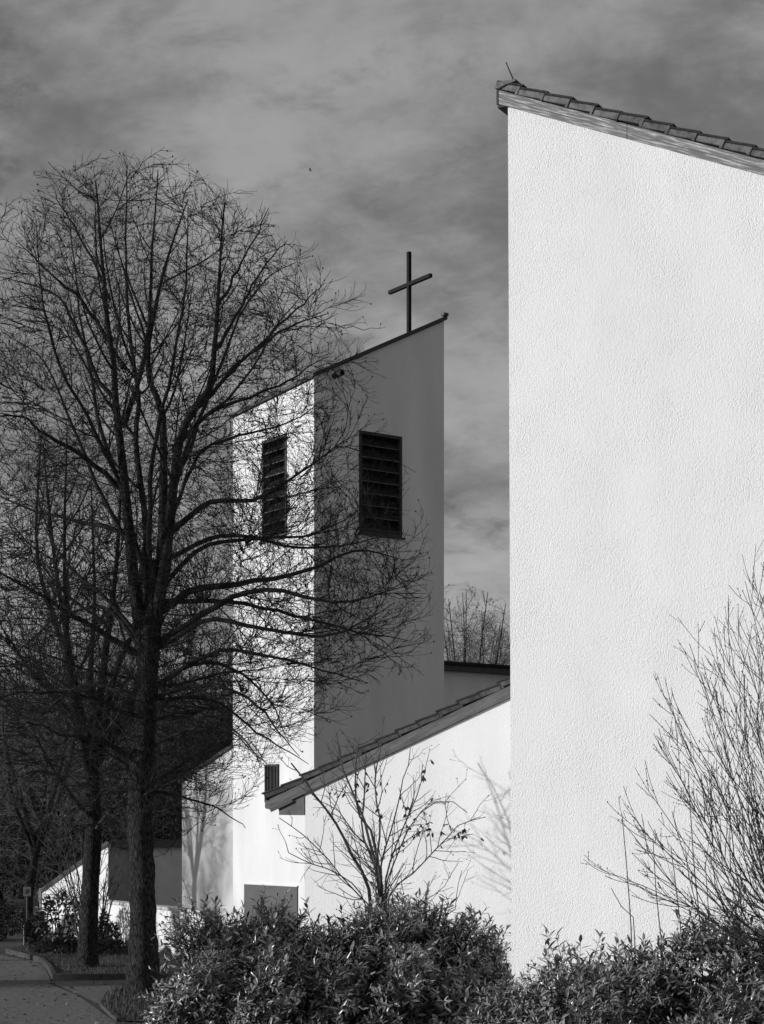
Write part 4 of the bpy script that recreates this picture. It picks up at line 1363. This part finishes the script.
Yr = 45.5
q = P(40.5, 896, Yr)
sg = empty('round_sign', (q[0], Yr, 0), 'round dark sign seen from the side on a pale pole at the house corner', 'sign')
pole('pole', 40.8, Yr, q[2] + .2, .028, sg)
bm = bmesh.new()
bmesh.ops.create_cone(bm, cap_ends=True, segments=28, radius1=.19, radius2=.19, depth=.02)
me = bpy.data.meshes.new('disc'); 
bmesh.ops.rotate(bm, verts=bm.verts[:], cent=(0, 0, 0), matrix=__import__('mathutils').Matrix.Rotation(R(90), 3, 'X'))
bmesh.ops.rotate(bm, verts=bm.verts[:], cent=(0, 0, 0), matrix=__import__('mathutils').Matrix.Rotation(R(-68), 3, 'Z'))
bmesh.ops.translate(bm, verts=bm.verts[:], vec=(q[0] + .0, Yr - .045, q[2]))
bm.to_mesh(me); bm.free(); link('disc', me, M['grey_soffit'], sg)

q = P(25.5, 945, 43.6)
F1 = Frame((q[0], 43.6), (1, 0.2))
mb = MB(); mb.box(F1, -.05, .05, 0, .1, 0, .52); mb.prism(F1, [(-.05, .523), (.05, .523), (.0, .57)], 0, .1)
o = mb.build('marker_post', M['pole'], bevel=.006); tag(o, 'short pale marker post at the far road edge beside the round bush', 'post')

# a bird high in the sky
bq = P(310.5, 170.5, 70)
V = np.array([[0, 0, 0], [-.09, 0, .0], [.10, 0, .01], [.0, .05, .03], [0, -.05, .03], [-.02, 0, -.03], [-.05, .28, .08], [.03, .27, .08], [-.05, -.28, .06], [.03, -.27, .06]])
T = np.array([[1, 3, 5], [2, 5, 3], [1, 5, 4], [2, 4, 5], [1, 4, 3], [2, 3, 4], [3, 6, 7], [3, 1, 6], [4, 9, 8], [4, 8, 1]])
o = link('bird', np_mesh('bird', V * 0.6, None, T), M['bird']); o.location = bq; tag(o, 'tiny dark bird flying in the open sky above the cross', 'bird')

# ================================================================== LIGHT
BETA, ELEV = R(10), R(12)
trav = Vector((math.cos(BETA) * math.cos(ELEV), math.sin(BETA) * math.cos(ELEV), -math.sin(ELEV)))
sd = bpy.data.lights.new('sun', 'SUN')
sd.energy = 4.0; sd.angle = R(1.2); sd.color = (1, 1, 1)
sun = bpy.data.objects.new('sun', sd); COL.objects.link(sun)
sun.location = (-20, -10, 30)
sun.rotation_euler = trav.to_track_quat('-Z', 'Y').to_euler()

w = bpy.data.worlds.new('World'); SC.world = w; w.use_nodes = True
nt = w.node_tree; N, L = nt.nodes, nt.links
bg = N['Background']; bg.inputs['Strength'].default_value = 0.05
sky = N.new('ShaderNodeTexSky'); sky.sky_type = 'NISHITA'; sky.sun_disc = False
sky.sun_elevation = ELEV; sky.sun_rotation = math.atan2(-trav.x, -trav.y) % (2 * math.pi)
sky.air_density = 1.0; sky.dust_density = 0.6
sep = N.new('ShaderNodeSeparateColor'); L.new(sky.outputs[0], sep.inputs[0])
tc = N.new('ShaderNodeTexCoord')
sx = N.new('ShaderNodeSeparateXYZ'); L.new(tc.outputs['Generated'], sx.inputs[0])


def math_(op, a, b=None, c=None):
    m = N.new('ShaderNodeMath'); m.operation = op
    for i, v in enumerate((a, b, c)):
        if v is None: continue
        if isinstance(v, (int, float)): m.inputs[i].default_value = v
        else: L.new(v, m.inputs[i])
    return m.outputs[0]


zc_ = math_('ADD', math_('MAXIMUM', sx.outputs[2], 0.0), 0.34)
cx_ = math_('DIVIDE', sx.outputs[0], zc_); cy_ = math_('DIVIDE', sx.outputs[1], zc_)
cv = N.new('ShaderNodeCombineXYZ'); L.new(cx_, cv.inputs[0]); L.new(cy_, cv.inputs[1])


def noise(scale, detail, rough, dist, off, stretch=(1, 1, 1), rot=0):
    mp = N.new('ShaderNodeMapping'); mp.inputs['Location'].default_value = off; mp.inputs['Scale'].default_value = stretch; mp.inputs['Rotation'].default_value = (0, 0, rot)
    L.new(cv.outputs[0], mp.inputs['Vector'])
    n = N.new('ShaderNodeTexNoise'); n.inputs['Scale'].default_value = scale; n.inputs['Detail'].default_value = detail
    n.inputs['Roughness'].default_value = rough; n.inputs['Distortion'].default_value = dist
    L.new(mp.outputs[0], n.inputs['Vector'])
    return n.outputs['Fac']


def remap(v, a, b, c, d):
    m = N.new('ShaderNodeMapRange'); m.interpolation_type = 'SMOOTHSTEP'
    for i, x in zip(range(1, 5), (a, b, c, d)): m.inputs[i].default_value = x
    L.new(v, m.inputs[0]); return m.outputs[0]


SKYX, SKYY = 0.3, 4.4
big = noise(3.4, 6, 0.55, 0.25, (SKYX, SKYY, 0), (1.0, 1.0, 1), 0.5)
fine = noise(13.0, 9, 0.64, 0.25, (0.4, 5.2, 0), (0.9, 1.1, 1), 0.7)
cl = math_('ADD', math_('MULTIPLY', big, 0.64), math_('MULTIPLY', fine, 0.36))
cf = remap(cl, 0.36, 0.64, 0.0, 1.0)
skyv = math_('MULTIPLY', sep.outputs[0], 1.0)
lum = math_('ADD', math_('MULTIPLY', skyv, 0.86), 2.0)
dark = remap(noise(8.0, 9, 0.65, 0.3, (7.3 + SKYX, 2.2, 0), (0.85, 1.1, 1), 0.6), 0.52, 0.74, 1.0, 0.55)
val = math_('MULTIPLY', math_('ADD', lum, math_('MULTIPLY', cf, 3.9)), dark)
cc = N.new('ShaderNodeCombineColor')
for i in range(3): L.new(val, cc.inputs[i])
L.new(cc.outputs[0], bg.inputs['Color'])

vs = SC.view_settings
vs.view_transform = 'Standard'; vs.look = 'None'; vs.exposure = 0; vs.gamma = 1; vs.use_curve_mapping = False
SC.render.engine = 'CYCLES'
SC.cycles.sample_clamp_direct = 4
SC.cycles.sample_clamp_indirect = 4
SC.cycles.max_bounces = 5
SC.cycles.diffuse_bounces = 4
SC.cycles.glossy_bounces = 2
